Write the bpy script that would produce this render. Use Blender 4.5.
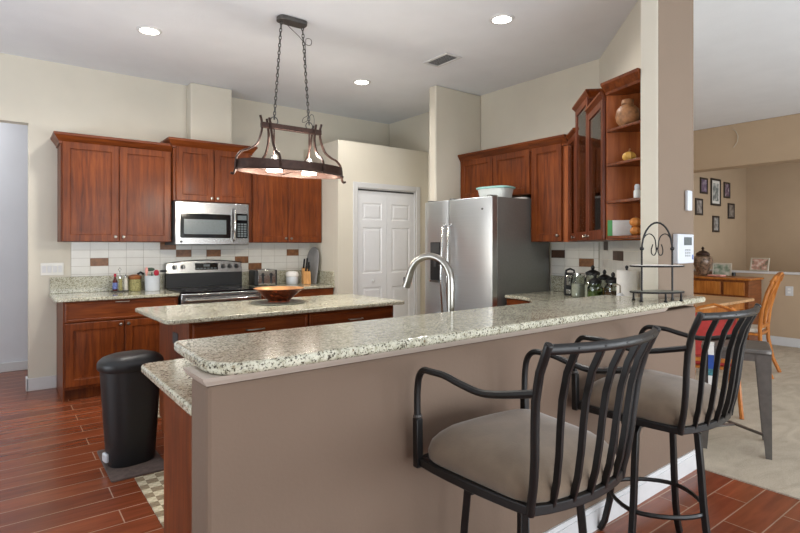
import bpy, bmesh, math, random
from math import sin, cos, pi, radians as R
from mathutils import Vector, Matrix

random.seed(7)
S = bpy.context.scene
for o in list(bpy.data.objects):
    bpy.data.objects.remove(o, do_unlink=True)
COL = S.collection

# ------------------------------------------------------------------ camera
FPX = 530.0
CH = 1.38
YAW = math.atan(402 / 530)
cam = bpy.data.cameras.new('camera')
cam.sensor_width = 36.0
cam.lens = 36.0 * FPX / 800
cam.shift_y = -(266.5 - 246) / 800.0
cam.clip_start = 0.02
cam_o = bpy.data.objects.new('camera', cam)
cam_o.location = (0, 0, CH)
cam_o.rotation_euler = (pi / 2, 0, -YAW)
COL.objects.link(cam_o)
S.camera = cam_o

# ------------------------------------------------------------------ view
S.view_settings.view_transform = 'Standard'
S.view_settings.look = 'None'
S.view_settings.gamma = 1.0
S.view_settings.use_curve_mapping = False
S.view_settings.exposure = 0.0

# ------------------------------------------------------------------ world and lights
W = bpy.data.worlds.new('World')
S.world = W
W.use_nodes = True
W.node_tree.nodes['Background'].inputs[0].default_value = (0.93, 0.97, 1.0, 1)
W.node_tree.nodes['Background'].inputs[1].default_value = 0.4


def area(name, loc, rot, sx, sy, power, color=(1, 1, 1), spread=180):
    l = bpy.data.lights.new(name, 'AREA')
    l.shape = 'RECTANGLE'
    l.size = sx
    l.size_y = sy
    l.energy = power
    l.color = color
    l.spread = R(spread)
    o = bpy.data.objects.new(name, l)
    o.location = loc
    o.rotation_euler = rot
    COL.objects.link(o)
    return o


# daylight from glazed doors behind the camera; the left lamp is added fill;
# the upward tilt of all three is put in to brighten the ceiling
area('window_light_rear', (1.6, -2.9, 1.1), (R(90 + 34), 0, 0), 4.4, 2.0, 215, (0.90, 0.95, 1.0))
area('fill_light_left', (-2.9, 2.9, 0.9), (0, R(-90 - 58), 0), 1.4, 3.2, 140, (0.86, 0.925, 1.0))
area('window_light_dining', (6.0, -2.9, 0.8), (R(90 + 26), 0, 0), 3.3, 1.2, 170, (0.88, 0.94, 1.0))
area('hall_light', (-0.7, 6.75, 3.0), (0, 0, 0), 1.2, 0.6, 15, (0.94, 0.96, 1.0))
area('far_room_light', (10.0, 1.6, 2.9), (0, 0, 0), 1.6, 1.6, 28, (0.95, 0.97, 1.0))


# ------------------------------------------------------------------ colour and material helpers
def lin(c):
    return tuple(((v / 255) / 12.92 if v / 255 <= 0.04045 else ((v / 255 + 0.055) / 1.055) ** 2.4) for v in c) + (1,)


class NT:
    def __init__(s, name):
        s.m = bpy.data.materials.new(name)
        s.m.use_nodes = True
        s.t = s.m.node_tree
        s.b = s.t.nodes['Principled BSDF']

    def n(s, typ, **kw):
        x = s.t.nodes.new(typ)
        for k, v in kw.items():
            if k.startswith('i_'):
                x.inputs[k[2:].replace('_', ' ')].default_value = v
            else:
                setattr(x, k, v)
        return x

    def l(s, a, b):
        s.t.links.new(a, b)

    def coord(s, scale=(1, 1, 1), rot=(0, 0, 0)):
        tc = s.n('ShaderNodeTexCoord')
        mp = s.n('ShaderNodeMapping')
        mp.inputs['Scale'].default_value = scale
        mp.inputs['Rotation'].default_value = rot
        s.l(tc.outputs['Object'], mp.inputs['Vector'])
        return mp.outputs[0]

    def ramp(s, fac, stops):
        r = s.n('ShaderNodeValToRGB')
        e = r.color_ramp.elements
        while len(e) < len(stops):
            e.new(0.5)
        for i, (p, c) in enumerate(stops):
            e[i].position = p
            e[i].color = c
        s.l(fac, r.inputs[0])
        return r.outputs[0]

    def mix(s, f, a, b, mode='MIX'):
        x = s.n('ShaderNodeMix', data_type='RGBA', blend_type=mode)
        for sock, v in ((x.inputs[0], f), (x.inputs[6], a), (x.inputs[7], b)):
            if hasattr(v, 'links') or hasattr(v, 'is_linked'):
                s.l(v, sock)
            else:
                sock.default_value = v
        return x.outputs[2]

    def bump(s, h, strength=0.2, dist=0.01):
        b = s.n('ShaderNodeBump')
        b.inputs['Strength'].default_value = strength
        b.inputs['Distance'].default_value = dist
        s.l(h, b.inputs['Height'])
        s.l(b.outputs[0], s.b.inputs['Normal'])

    def set(s, **kw):
        for k, v in kw.items():
            s.b.inputs[k.replace('_', ' ')].default_value = v
        return s.m


def plain(name, c, rough=0.5, metal=0.0, noise=0.06, nscale=20, bump=0.0, bscale=60, **kw):
    t = NT(name)
    co = t.coord()
    nz = t.n('ShaderNodeTexNoise')
    nz.inputs['Scale'].default_value = nscale
    nz.inputs['Detail'].default_value = 3
    t.l(co, nz.inputs['Vector'])
    c = lin(c)
    a = tuple(max(0, v * (1 - noise)) for v in c[:3]) + (1,)
    b = tuple(min(1, v * (1 + noise)) for v in c[:3]) + (1,)
    t.l(t.ramp(nz.outputs[0], [(0.35, a), (0.65, b)]), t.b.inputs['Base Color'])
    if bump:
        n2 = t.n('ShaderNodeTexNoise')
        n2.inputs['Scale'].default_value = bscale
        n2.inputs['Detail'].default_value = 4
        t.l(co, n2.inputs['Vector'])
        t.bump(n2.outputs[0], bump, 0.004)
    t.set(Roughness=rough, Metallic=metal)
    for k, v in kw.items():
        t.b.inputs[k.replace('_', ' ')].default_value = v
    return t.m


def wood(name, dark, mid, light, axis='Z', rough=0.38, coat=0.06):
    t = NT(name)
    sc = {'Z': (14, 14, 1.1), 'X': (1.1, 14, 14), 'Y': (14, 1.1, 14)}[axis]
    co = t.coord(sc)
    nz = t.n('ShaderNodeTexNoise')
    nz.inputs['Scale'].default_value = 2.2
    nz.inputs['Detail'].default_value = 7
    nz.inputs['Roughness'].default_value = 0.6
    nz.inputs['Distortion'].default_value = 0.6
    t.l(co, nz.inputs['Vector'])
    c1 = t.ramp(nz.outputs[0], [(0.25, lin(dark)), (0.5, lin(mid)), (0.75, lin(light))])
    co2 = t.coord((2, 2, 2))
    n2 = t.n('ShaderNodeTexNoise')
    n2.inputs['Scale'].default_value = 1.7
    n2.inputs['Detail'].default_value = 2
    t.l(co2, n2.inputs['Vector'])
    v = t.ramp(n2.outputs[0], [(0.3, (0.8, 0.8, 0.8, 1)), (0.7, (1.12, 1.12, 1.12, 1))])
    t.l(t.mix(1.0, c1, v, 'MULTIPLY'), t.b.inputs['Base Color'])
    t.bump(nz.outputs[0], 0.05, 0.002)
    t.set(Roughness=rough, Coat_Weight=coat, Coat_Roughness=0.2, Specular_IOR_Level=0.25)
    return t.m


def granite(name):
    t = NT(name)
    co = t.coord()
    n1 = t.n('ShaderNodeTexNoise')
    n1.inputs['Scale'].default_value = 44
    n1.inputs['Detail'].default_value = 6
    n1.inputs['Roughness'].default_value = 0.7
    t.l(co, n1.inputs['Vector'])
    base = t.ramp(n1.outputs[0], [(0.28, lin((130, 125, 104))), (0.42, lin((176, 173, 152))), (0.56, lin((208, 206, 188))), (0.7, lin((190, 186, 164))), (0.82, lin((146, 136, 110)))])
    n2 = t.n('ShaderNodeTexNoise')
    n2.inputs['Scale'].default_value = 125
    n2.inputs['Detail'].default_value = 3
    n2.inputs['Roughness'].default_value = 0.6
    t.l(co, n2.inputs['Vector'])
    f = t.ramp(n2.outputs[0], [(0.385, (1, 1, 1, 1)), (0.47, (0, 0, 0, 1))])
    c = t.mix(f, base, lin((70, 62, 50)))
    n3 = t.n('ShaderNodeTexNoise')
    n3.inputs['Scale'].default_value = 70
    n3.inputs['Detail'].default_value = 2
    t.l(t.coord((1, 1, 1), (0.4, 0.7, 0.2)), n3.inputs['Vector'])
    f3 = t.ramp(n3.outputs[0], [(0.66, (0, 0, 0, 1)), (0.72, (1, 1, 1, 1))])
    c = t.mix(f3, c, lin((124, 104, 78)))
    n4 = t.n('ShaderNodeTexNoise')
    n4.inputs['Scale'].default_value = 5
    t.l(co, n4.inputs['Vector'])
    v = t.ramp(n4.outputs[0], [(0.3, (0.86, 0.86, 0.84, 1)), (0.7, (1.06, 1.06, 1.05, 1))])
    t.l(t.mix(1.0, c, v, 'MULTIPLY'), t.b.inputs['Base Color'])
    t.set(Roughness=0.12, Specular_IOR_Level=0.55)
    return t.m


def steel(name, c=(178, 178, 176), rough=0.3, axis='Z'):
    t = NT(name)
    sc = {'Z': (220, 220, 2), 'X': (2, 220, 220), 'Y': (220, 2, 220), 'H': (1, 1, 420)}[axis]
    co = t.coord(sc)
    nz = t.n('ShaderNodeTexNoise')
    nz.inputs['Scale'].default_value = 1
    nz.inputs['Detail'].default_value = 3
    t.l(co, nz.inputs['Vector'])
    a = lin(c)
    t.l(t.ramp(nz.outputs[0], [(0.3, tuple(v * 0.95 for v in a[:3]) + (1,)), (0.7, tuple(min(1, v * 1.04) for v in a[:3]) + (1,))]), t.b.inputs['Base Color'])
    t.set(Roughness=rough)
    t.set(Metallic=1.0)
    return t.m


def glass(name, tint=(255, 255, 255), alpha=0.16, rough=0.03):
    t = NT(name)
    tr = t.n('ShaderNodeBsdfTransparent')
    tr.inputs[0].default_value = lin(tint)
    gl = t.n('ShaderNodeBsdfGlossy')
    gl.inputs[0].default_value = (1, 1, 1, 1)
    gl.inputs[1].default_value = rough
    fr = t.n('ShaderNodeFresnel')
    fr.inputs[0].default_value = 1.45
    mx = t.n('ShaderNodeMixShader')
    ad = t.n('ShaderNodeMath', operation='ADD', use_clamp=True)
    ad.inputs[1].default_value = alpha * 0.3
    t.l(fr.outputs[0], ad.inputs[0])
    t.l(ad.outputs[0], mx.inputs[0])
    t.l(tr.outputs[0], mx.inputs[1])
    t.l(gl.outputs[0], mx.inputs[2])
    t.l(mx.outputs[0], t.t.nodes['Material Output'].inputs[0])
    return t.m


def emit(name, c, strength):
    t = NT(name)
    t.set(Base_Color=lin(c), Emission_Color=lin(c), Emission_Strength=strength)
    return t.m


def floor_tile():
    t = NT('wood_look_tile')
    co = t.coord()
    bk = t.n('ShaderNodeTexBrick')
    bk.offset = 0.37
    bk.offset_frequency = 2
    bk.inputs['Scale'].default_value = 1
    bk.inputs['Brick Width'].default_value = 0.8
    bk.inputs['Row Height'].default_value = 0.163
    bk.inputs['Mortar Size'].default_value = 0.0032
    bk.inputs['Mortar Smooth'].default_value = 0.1
    bk.inputs['Bias'].default_value = 0.0
    bk.inputs['Color1'].default_value = lin((116, 57, 33))
    bk.inputs['Color2'].default_value = lin((142, 75, 45))
    bk.inputs['Mortar'].default_value = lin((170, 138, 114))
    t.l(co, bk.inputs['Vector'])
    nz = t.n('ShaderNodeTexNoise')
    nz.inputs['Scale'].default_value = 3
    nz.inputs['Detail'].default_value = 6
    nz.inputs['Distortion'].default_value = 0.7
    t.l(t.coord((1, 9, 9)), nz.inputs['Vector'])
    v = t.ramp(nz.outputs[0], [(0.25, (0.68, 0.66, 0.64, 1)), (0.7, (1.12, 1.12, 1.12, 1))])
    t.l(t.mix(1.0, bk.outputs[0], v, 'MULTIPLY'), t.b.inputs['Base Color'])
    inv = t.n('ShaderNodeMath', operation='SUBTRACT')
    inv.inputs[0].default_value = 1
    t.l(bk.outputs['Fac'], inv.inputs[1])
    t.bump(inv.outputs[0], 0.35, 0.002)
    t.set(Roughness=0.24)
    return t.m


def carpet_mat():
    t = NT('carpet_beige')
    co = t.coord()
    nz = t.n('ShaderNodeTexNoise')
    nz.inputs['Scale'].default_value = 130
    nz.inputs['Detail'].default_value = 3
    t.l(co, nz.inputs['Vector'])
    n2 = t.n('ShaderNodeTexNoise')
    n2.inputs['Scale'].default_value = 3.2
    n2.inputs['Detail'].default_value = 4
    n2.inputs['Distortion'].default_value = 1.2
    t.l(t.coord((1, 2.2, 1)), n2.inputs['Vector'])
    c = t.ramp(n2.outputs[0], [(0.3, lin((176, 163, 144))), (0.7, lin((200, 188, 168)))])
    v = t.ramp(nz.outputs[0], [(0.3, (0.85, 0.85, 0.85, 1)), (0.7, (1.08, 1.08, 1.08, 1))])
    t.l(t.mix(1.0, c, v, 'MULTIPLY'), t.b.inputs['Base Color'])
    t.bump(nz.outputs[0], 0.6, 0.006)
    t.set(Roughness=0.95)
    return t.m


def checker_rug():
    t = NT('woven_checks')
    co = t.coord()
    ck = t.n('ShaderNodeTexChecker')
    ck.inputs['Scale'].default_value = 16
    ck.inputs[1].default_value = lin((196, 186, 160))
    ck.inputs[2].default_value = lin((136, 120, 96))
    t.l(co, ck.inputs['Vector'])
    c2 = t.n('ShaderNodeTexChecker')
    c2.inputs['Scale'].default_value = 48
    c2.inputs[1].default_value = (1.05, 1.05, 1.05, 1)
    c2.inputs[2].default_value = (0.86, 0.86, 0.84, 1)
    t.l(co, c2.inputs['Vector'])
    t.l(t.mix(1.0, ck.outputs[0], c2.outputs[0], 'MULTIPLY'), t.b.inputs['Base Color'])
    t.set(Roughness=0.9)
    return t.m


def photo_print(name, cols, scale=9, seed=0.0):
    t = NT(name)
    nz = t.n('ShaderNodeTexNoise', noise_dimensions='4D')
    nz.inputs['W'].default_value = seed
    nz.inputs['Scale'].default_value = scale
    nz.inputs['Detail'].default_value = 2
    t.l(t.coord(), nz.inputs['Vector'])
    n = len(cols)
    t.l(t.ramp(nz.outputs[0], [(0.3 + 0.4 * i / (n - 1), lin(c)) for i, c in enumerate(cols)]), t.b.inputs['Base Color'])
    t.set(Roughness=0.25)
    return t.m


M = {}
M['wall'] = plain('kitchen_wall_paint', (210, 204, 189), 0.8, noise=0.02, nscale=3, bump=0.12, bscale=90)
M['tan'] = plain('tan_wall_paint', (183, 160, 133), 0.8, noise=0.02, nscale=3, bump=0.12, bscale=90)
M['coltan_shaded'] = plain('column_tan_shaded', (124, 107, 91), 0.8, noise=0.02, nscale=3, bump=0.12, bscale=90)  # darker copy of the tan paint; weaker light is put into the colour
M['barwall_shaded'] = plain('bar_wall_shaded_paint', (114, 95, 80), 0.8, noise=0.02, nscale=3, bump=0.15, bscale=70)  # the shade on the bar wall is put into its colour
M['hall'] = plain('hall_paint', (214, 215, 219), 0.8, noise=0.02, nscale=3)
M['ceiling'] = plain('ceiling_paint', (224, 227, 231), 0.9, noise=0.015, nscale=4, bump=0.3, bscale=55)
M['trim'] = plain('white_trim', (208, 208, 208), 0.4, noise=0.01)
M['door'] = plain('white_door', (228, 230, 233), 0.4, noise=0.01)
M['cherry'] = wood('cherry_vertical', (70, 30, 11), (108, 51, 18), (134, 69, 26), 'Z')
M['cherryx'] = wood('cherry_horizontal', (70, 30, 11), (108, 51, 18), (134, 69, 26), 'X')
M['cherryside'] = wood('cherry_grazed', (70, 30, 11), (108, 51, 18), (134, 69, 26), 'Y')
M['cherrydark'] = wood('cherry_dark', (68, 30, 17), (98, 46, 24), (122, 62, 33), 'Z')
M['cherryin'] = wood('cherry_shelf_back', (126, 62, 30), (156, 84, 42), (178, 104, 56), 'Z', 0.4)
M['granite'] = granite('speckled_granite')
M['steel'] = steel('brushed_steel', (166, 166, 165), 0.27, 'H')
M['fridgesteel'] = steel('fridge_steel', (206, 212, 216), 0.36, 'H')
M['chrome'] = steel('polished_steel', (205, 205, 203), 0.14, 'Z')
M['nickel'] = steel('brushed_nickel', (158, 155, 148), 0.28, 'Z')
M['fridgeside'] = plain('fridge_side_grey', (140, 142, 140), 0.42, 0.55, noise=0.03, nscale=60, bump=0.1, bscale=200)
M['blackglass'] = plain('black_glass', (14, 14, 16), 0.08, noise=0.02)
M['black'] = plain('black_plastic', (26, 27, 29), 0.42, noise=0.05, bump=0.05, bscale=150)
M['darkgrey'] = plain('dark_grey_plastic', (62, 63, 65), 0.5, noise=0.04)
M['iron'] = plain('black_iron', (30, 29, 29), 0.38, 0.35, noise=0.12, nscale=40, bump=0.06, bscale=120)
M['bronze'] = plain('oiled_bronze', (62, 44, 38), 0.45, 0.6, noise=0.2, nscale=30, bump=0.1, bscale=90)
M['pewter'] = plain('pewter_iron', (88, 86, 84), 0.45, 0.6, noise=0.12, nscale=30)
M['suede'] = plain('taupe_suede', (110, 94, 77), 0.92, noise=0.1, nscale=14, bump=0.15, bscale=180, Sheen_Weight=0.3)
M['white'] = plain('white_ceramic', (208, 213, 219), 0.2, noise=0.02)
M['paper'] = plain('white_paper', (234, 232, 228), 0.9, noise=0.03, nscale=40)
M['tilew'] = plain('white_wall_tile', (222, 220, 212), 0.22, noise=0.03, nscale=7)
M['tileb'] = plain('brown_wall_tile', (128, 84, 48), 0.35, noise=0.22, nscale=26)
M['tiled'] = plain('dark_wall_tile', (74, 50, 36), 0.35, noise=0.22, nscale=26)
M['grout'] = plain('tile_grout', (176, 170, 158), 0.9, noise=0.03)
M['floor'] = floor_tile()
M['carpet'] = carpet_mat()
M['rug'] = checker_rug()
M['mat'] = plain('grey_brown_mat', (92, 78, 72), 0.95, noise=0.18, nscale=30, bump=0.4, bscale=120)
M['glass'] = glass('clear_glass')
M['jarglass'] = glass('jar_glass', (226, 232, 226), 0.05)
M['copper'] = plain('copper_glaze', (126, 58, 30), 0.22, 0.6, noise=0.6, nscale=22)
M['copperin'] = plain('pale_copper_inside', (196, 146, 100), 0.28, 0.5, noise=0.2, nscale=9)
M['trivet'] = plain('grey_stone_trivet', (120, 122, 112), 0.4, noise=0.2, nscale=50)
M['maple'] = wood('maple_block', (176, 122, 66), (206, 152, 92), (222, 174, 116), 'Z', 0.45)
M['oak'] = wood('honey_oak', (136, 76, 28), (178, 108, 46), (200, 132, 64), 'Z', 0.35)
M['oakx'] = wood('honey_oak_flat', (176, 128, 82), (208, 164, 118), (224, 184, 140), 'Y', 0.3)
M['oakd'] = wood('dark_oak', (92, 50, 24), (124, 70, 36), (146, 88, 50), 'X', 0.35)
M['slate'] = plain('grey_board', (138, 138, 138), 0.5, noise=0.08, nscale=18)
M['lidblue'] = plain('aqua_plastic', (150, 200, 194), 0.4, noise=0.04)
M['tubplastic'] = plain('frosted_plastic', (218, 224, 222), 0.35, noise=0.03)
M['sauce'] = plain('dark_red_sauce', (82, 24, 18), 0.25, noise=0.2)
M['labelblue'] = plain('blue_paper_label', (96, 112, 168), 0.6, noise=0.3, nscale=60)
M['salt'] = plain('pale_seasoning', (206, 202, 190), 0.7, noise=0.1, nscale=70)
M['herb'] = plain('olive_herbs', (150, 144, 96), 0.8, noise=0.35, nscale=80)
M['pasta'] = plain('yellow_dry_food', (196, 164, 84), 0.8, noise=0.35, nscale=70)
M['beans'] = plain('brown_dry_food', (110, 78, 54), 0.8, noise=0.35, nscale=80)
M['greenfood'] = plain('green_dry_food', (112, 134, 70), 0.8, noise=0.35, nscale=80)
M['red'] = plain('red_fabric', (168, 48, 44), 0.75, noise=0.08, nscale=30)
M['crimson'] = plain('crimson_silicone', (176, 24, 52), 0.5, noise=0.05)
M['greenutensil'] = plain('dark_green_silicone', (60, 84, 66), 0.5, noise=0.1)
M['pink'] = plain('pale_pink_silicone', (226, 160, 150), 0.5, noise=0.06)
M['cushion'] = plain('ivory_cushion', (206, 198, 184), 0.95, noise=0.06, nscale=60)
M['gunmetal'] = plain('gunmetal_paint', (104, 100, 96), 0.4, 0.5, noise=0.1, nscale=20)
M['pumpkin'] = plain('orange_gourd', (204, 132, 62), 0.45, noise=0.2, nscale=20)
M['yellowgourd'] = plain('yellow_gourd', (216, 168, 78), 0.45, noise=0.2, nscale=20)
M['basket'] = plain('mottled_clay', (150, 104, 66), 0.5, noise=0.4, nscale=26, bump=0.5, bscale=60)
M['green'] = plain('green_card', (86, 158, 94), 0.6, noise=0.05)
M['screen'] = plain('grey_screen', (98, 106, 108), 0.25, noise=0.1, nscale=90)
M['button'] = plain('grey_buttons', (166, 170, 172), 0.5, noise=0.05)
M['urn'] = plain('mottled_urn', (118, 96, 78), 0.3, noise=0.6, nscale=28)
M['urnw'] = plain('pale_urn_glaze', (206, 196, 184), 0.25, noise=0.12, nscale=30)
M['frame'] = plain('black_frame', (38, 30, 27), 0.4, noise=0.1)
M['matboard'] = plain('white_mount', (222, 218, 210), 0.8, noise=0.02)
M['silver'] = plain('pale_silver_frame', (196, 188, 172), 0.35, 0.3, noise=0.06)
M['woodlid'] = wood('brown_lid', (96, 54, 26), (140, 84, 44), (164, 106, 60), 'X', 0.4)
M['lamp'] = emit('lit_lamp', (255, 246, 228), 14)
M['can'] = emit('lit_recessed_lens', (255, 250, 240), 9)
M['blue'] = plain('royal_blue_cloth', (42, 78, 158), 0.7, noise=0.1)
M['teal'] = plain('teal_cloth', (70, 128, 136), 0.7, noise=0.3, nscale=60)
M['orange'] = plain('orange_cloth', (190, 112, 60), 0.7, noise=0.2)
M['vent'] = plain('white_metal', (206, 206, 206), 0.5, noise=0.02)
M['ventdark'] = plain('vent_gap', (120, 120, 120), 0.8, noise=0.02)


# ------------------------------------------------------------------ mesh builder
class MB:
    def __init__(s):
        s.v = []
        s.f = []
        s.mi = []
        s.M = Matrix()
        s.cm = 0

    def add(s, vs, fs):
        b = len(s.v)
        s.v += [tuple(s.M @ Vector(v)) for v in vs]
        for f in fs:
            s.f.append([b + i for i in f])
            s.mi.append(s.cm)
        return s

    def box(s, x0, y0, z0, x1, y1, z1):
        return s.add([(x0, y0, z0), (x1, y0, z0), (x1, y1, z0), (x0, y1, z0), (x0, y0, z1), (x1, y0, z1), (x1, y1, z1), (x0, y1, z1)],
                     [(0, 3, 2, 1), (4, 5, 6, 7), (0, 1, 5, 4), (1, 2, 6, 5), (2, 3, 7, 6), (3, 0, 4, 7)])

    def prism(s, poly, z0, z1):
        n = len(poly)
        a = sum(poly[i][0] * poly[(i + 1) % n][1] - poly[(i + 1) % n][0] * poly[i][1] for i in range(n))
        if a < 0:
            poly = poly[::-1]
        return s.add([(x, y, z0) for x, y in poly] + [(x, y, z1) for x, y in poly],
                     [tuple(range(n))[::-1], tuple(range(n, 2 * n))] + [(i, (i + 1) % n, n + (i + 1) % n, n + i) for i in range(n)])

    def loft(s, rings, cap=True, closed=True):
        n = len(rings[0])
        vs = [p for r in rings for p in r]
        fs = []
        for k in range(len(rings) - 1):
            for i in range(n if closed else n - 1):
                j = (i + 1) % n
                fs.append((k * n + i, k * n + j, (k + 1) * n + j, (k + 1) * n + i))
        if cap:
            fs.append(tuple(range(n))[::-1])
            fs.append(tuple(range((len(rings) - 1) * n, len(rings) * n)))
        return s.add(vs, fs)

    def lathe(s, prof, c=(0, 0, 0), n=24, sx=1.0, sy=1.0, cap=True):
        return s.loft([[(c[0] + r * sx * cos(2 * pi * i / n), c[1] + r * sy * sin(2 * pi * i / n), c[2] + z) for i in range(n)] for r, z in prof], cap)

    def tube(s, pts, r, n=8, closed=False, w=None, up=None):
        """sweep; r radius, or w=(a,b) half sizes for an elliptical or square bar"""
        P = [Vector(p) for p in pts]
        m = len(P)
        rings = []
        prev = None
        for i in range(m):
            if closed:
                t = (P[(i + 1) % m] - P[i - 1]).normalized()
            else:
                t = (P[min(i + 1, m - 1)] - P[max(i - 1, 0)]).normalized()
            if prev is None:
                u = Vector(up) if up else (Vector((0, 0, 1)) if abs(t.z) < 0.9 else Vector((1, 0, 0)))
            else:
                u = prev
            u = u - t * u.dot(t)
            if u.length < 1e-5:
                u = t.orthogonal()
            u.normalize()
            prev = u
            b = t.cross(u)
            rr = r[i] if isinstance(r, (list, tuple)) else r
            if w:
                q = [(-1, -1), (1, -1), (1, 1), (-1, 1)] if n == 4 else [(cos(2 * pi * k / n), sin(2 * pi * k / n)) for k in range(n)]
                rings.append([P[i] + b * (w[0] * x) + u * (w[1] * y) for x, y in q])
            else:
                rings.append([P[i] + b * (rr * cos(2 * pi * k / n)) + u * (rr * sin(2 * pi * k / n)) for k in range(n)])
        if closed:
            rings.append(rings[0])
        return s.loft(rings, cap=not closed)

    def sphere(s, c, r, n=16, m=10, sc=(1, 1, 1)):
        rings = []
        for j in range(1, m):
            a = pi * j / m
            rings.append([(c[0] + r * sc[0] * sin(a) * cos(2 * pi * i / n), c[1] + r * sc[1] * sin(a) * sin(2 * pi * i / n), c[2] - r * sc[2] * cos(a)) for i in range(n)])
        return s.loft(rings)

    def build(s, name, mats, parent=None, bevel=0.0, smooth=True, angle=35, world=False, segs=2):
        if not isinstance(mats, (list, tuple)):
            mats = [mats]
        me = bpy.data.meshes.new(name)
        vs = s.v
        if world and parent:
            L = parent.location
            vs = [(x - L.x, y - L.y, z - L.z) for x, y, z in vs]
        me.from_pydata(vs, [], s.f)
        for m in mats:
            me.materials.append(m)
        for i, p in enumerate(me.polygons):
            p.material_index = s.mi[i]
        bm = bmesh.new()
        bm.from_mesh(me)
        bmesh.ops.recalc_face_normals(bm, faces=bm.faces)
        bm.to_mesh(me)
        bm.free()
        if smooth:
            me.shade_smooth()
            me.set_sharp_from_angle(angle=R(angle))
        o = bpy.data.objects.new(name, me)
        COL.objects.link(o)
        if parent:
            o.parent = parent
        if bevel:
            b = o.modifiers.new('bevel', 'BEVEL')
            b.width = bevel
            b.segments = segs
            b.limit_method = 'ANGLE'
            b.angle_limit = R(40)
        return o


def tag(o, label, cat, group=None, kind=None):
    o['label'] = label
    o['category'] = cat
    if group:
        o['group'] = group
    if kind:
        o['kind'] = kind
    return o


def thing(name, label, cat, loc=(0, 0, 0), rz=0.0, group=None):
    o = bpy.data.objects.new(name, None)
    o.location = loc
    o.rotation_euler = (0, 0, rz)
    o.empty_display_size = 0.1
    COL.objects.link(o)
    return tag(o, label, cat, group)


def struct(name, mb, mat, parent=None, bevel=0.0, **kw):
    o = mb.build(name, mat, parent, bevel, **kw)
    if not parent:
        o['kind'] = 'structure'
    return o


def copy_tree(o, parent=None):
    c = o.copy()
    COL.objects.link(c)
    if parent:
        c.parent = parent
    for ch in list(o.children):
        copy_tree(ch, c)
    return c


def rot2(x, y, a, ox=0.0, oy=0.0):
    return (ox + x * cos(a) - y * sin(a), oy + x * sin(a) + y * cos(a))


def smooth(pts, k=4):
    """Catmull-Rom through the points"""
    P = [Vector(p) for p in pts]
    P = [P[0] * 2 - P[1]] + P + [P[-1] * 2 - P[-2]]
    out = []
    for i in range(1, len(P) - 2):
        a, b, c, d_ = P[i - 1:i + 3]
        for j in range(k):
            t = j / k
            out.append(0.5 * (2 * b + (c - a) * t + (2 * a - 5 * b + 4 * c - d_) * t * t + (3 * b - a - 3 * c + d_) * t ** 3))
    out.append(P[-2])
    return out


def round_poly(poly, r, k=5):
    """round the corners of a polygon; r one radius or a list"""
    n = len(poly)
    out = []
    for i in range(n):
        p = Vector(poly[i]).to_2d()
        a = Vector(poly[i - 1]).to_2d() - p
        b = Vector(poly[(i + 1) % n]).to_2d() - p
        rr = r[i] if isinstance(r, (list, tuple)) else r
        if rr <= 0:
            out.append(tuple(p))
            continue
        rr = min(rr, a.length * 0.49, b.length * 0.49)
        p0 = p + a.normalized() * rr
        p1 = p + b.normalized() * rr
        for j in range(k + 1):
            t = j / k
            q = p0 * (1 - t) ** 2 + p * 2 * t * (1 - t) + p1 * t * t
            out.append(tuple(q))
    return out


CEIL = 3.17
YB = 6.15     # back wall behind the cabinets
XR = 4.58     # wall behind the fridge
TILT = R(1.5)  # the bar and island stand very slightly turned


def bar(x, y):
    """local bar coordinates to the room"""
    return rot2(x, y, TILT, 0.445, 1.44)


# ================================================================== STRUCTURE
struct('floor', MB().box(-3.2, -3.2, -0.1, 3.47, 8.6, 0), M['floor'], smooth=False)
struct('floor_carpet', MB().box(3.47, -3.2, -0.1, 13.5, 8.6, 0.008), M['carpet'], smooth=False)
struct('ceiling', MB().box(-3.2, -3.2, CEIL, 13.5, 8.6, CEIL + 0.1), M['ceiling'], smooth=False)

# back wall with the hall opening on its left
w = MB()
w.box(0.23, YB, 0, 1.9, YB + 0.13, CEIL)
w.box(1.9, YB, 0, 3.22, YB + 0.13, 2.36)
w.box(-1.6, YB, 2.55, 0.23, YB + 0.13, CEIL)
w.box(-3.2, YB, 0, -1.6, YB + 0.13, CEIL)
struct('wall_back', w, M['wall'], smooth=False)
struct('wall_back_upper', MB().box(1.9, YB + 0.16, 2.36, XR + 0.1, YB + 0.3, CEIL), M['wall'], smooth=False)
struct('wall_hall', MB().box(-2.2, 7.25, 0, 1.6, 7.35, CEIL), M['hall'], smooth=False)
struct('wall_hall_right', MB().box(1.5, 6.3, 0, 1.6, 7.25, CEIL), M['hall'], smooth=False)
struct('baseboard_hall', MB().box(-2.2, 7.225, 0, 1.5, 7.248, 0.1), M['trim'], bevel=0.004)
struct('baseboard_back', MB().box(0.215, YB - 0.016, 0, 0.455, YB - 0.001, 0.12).box(0.212, YB - 0.016, 0, 0.229, YB + 0.13, 0.12), M['trim'], bevel=0.004)
struct('wall_chase', MB().box(1.675, 5.99, 2.47, 2.135, YB - 0.002, CEIL - 0.001), M['wall'], bevel=0.014, smooth=False)

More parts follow.
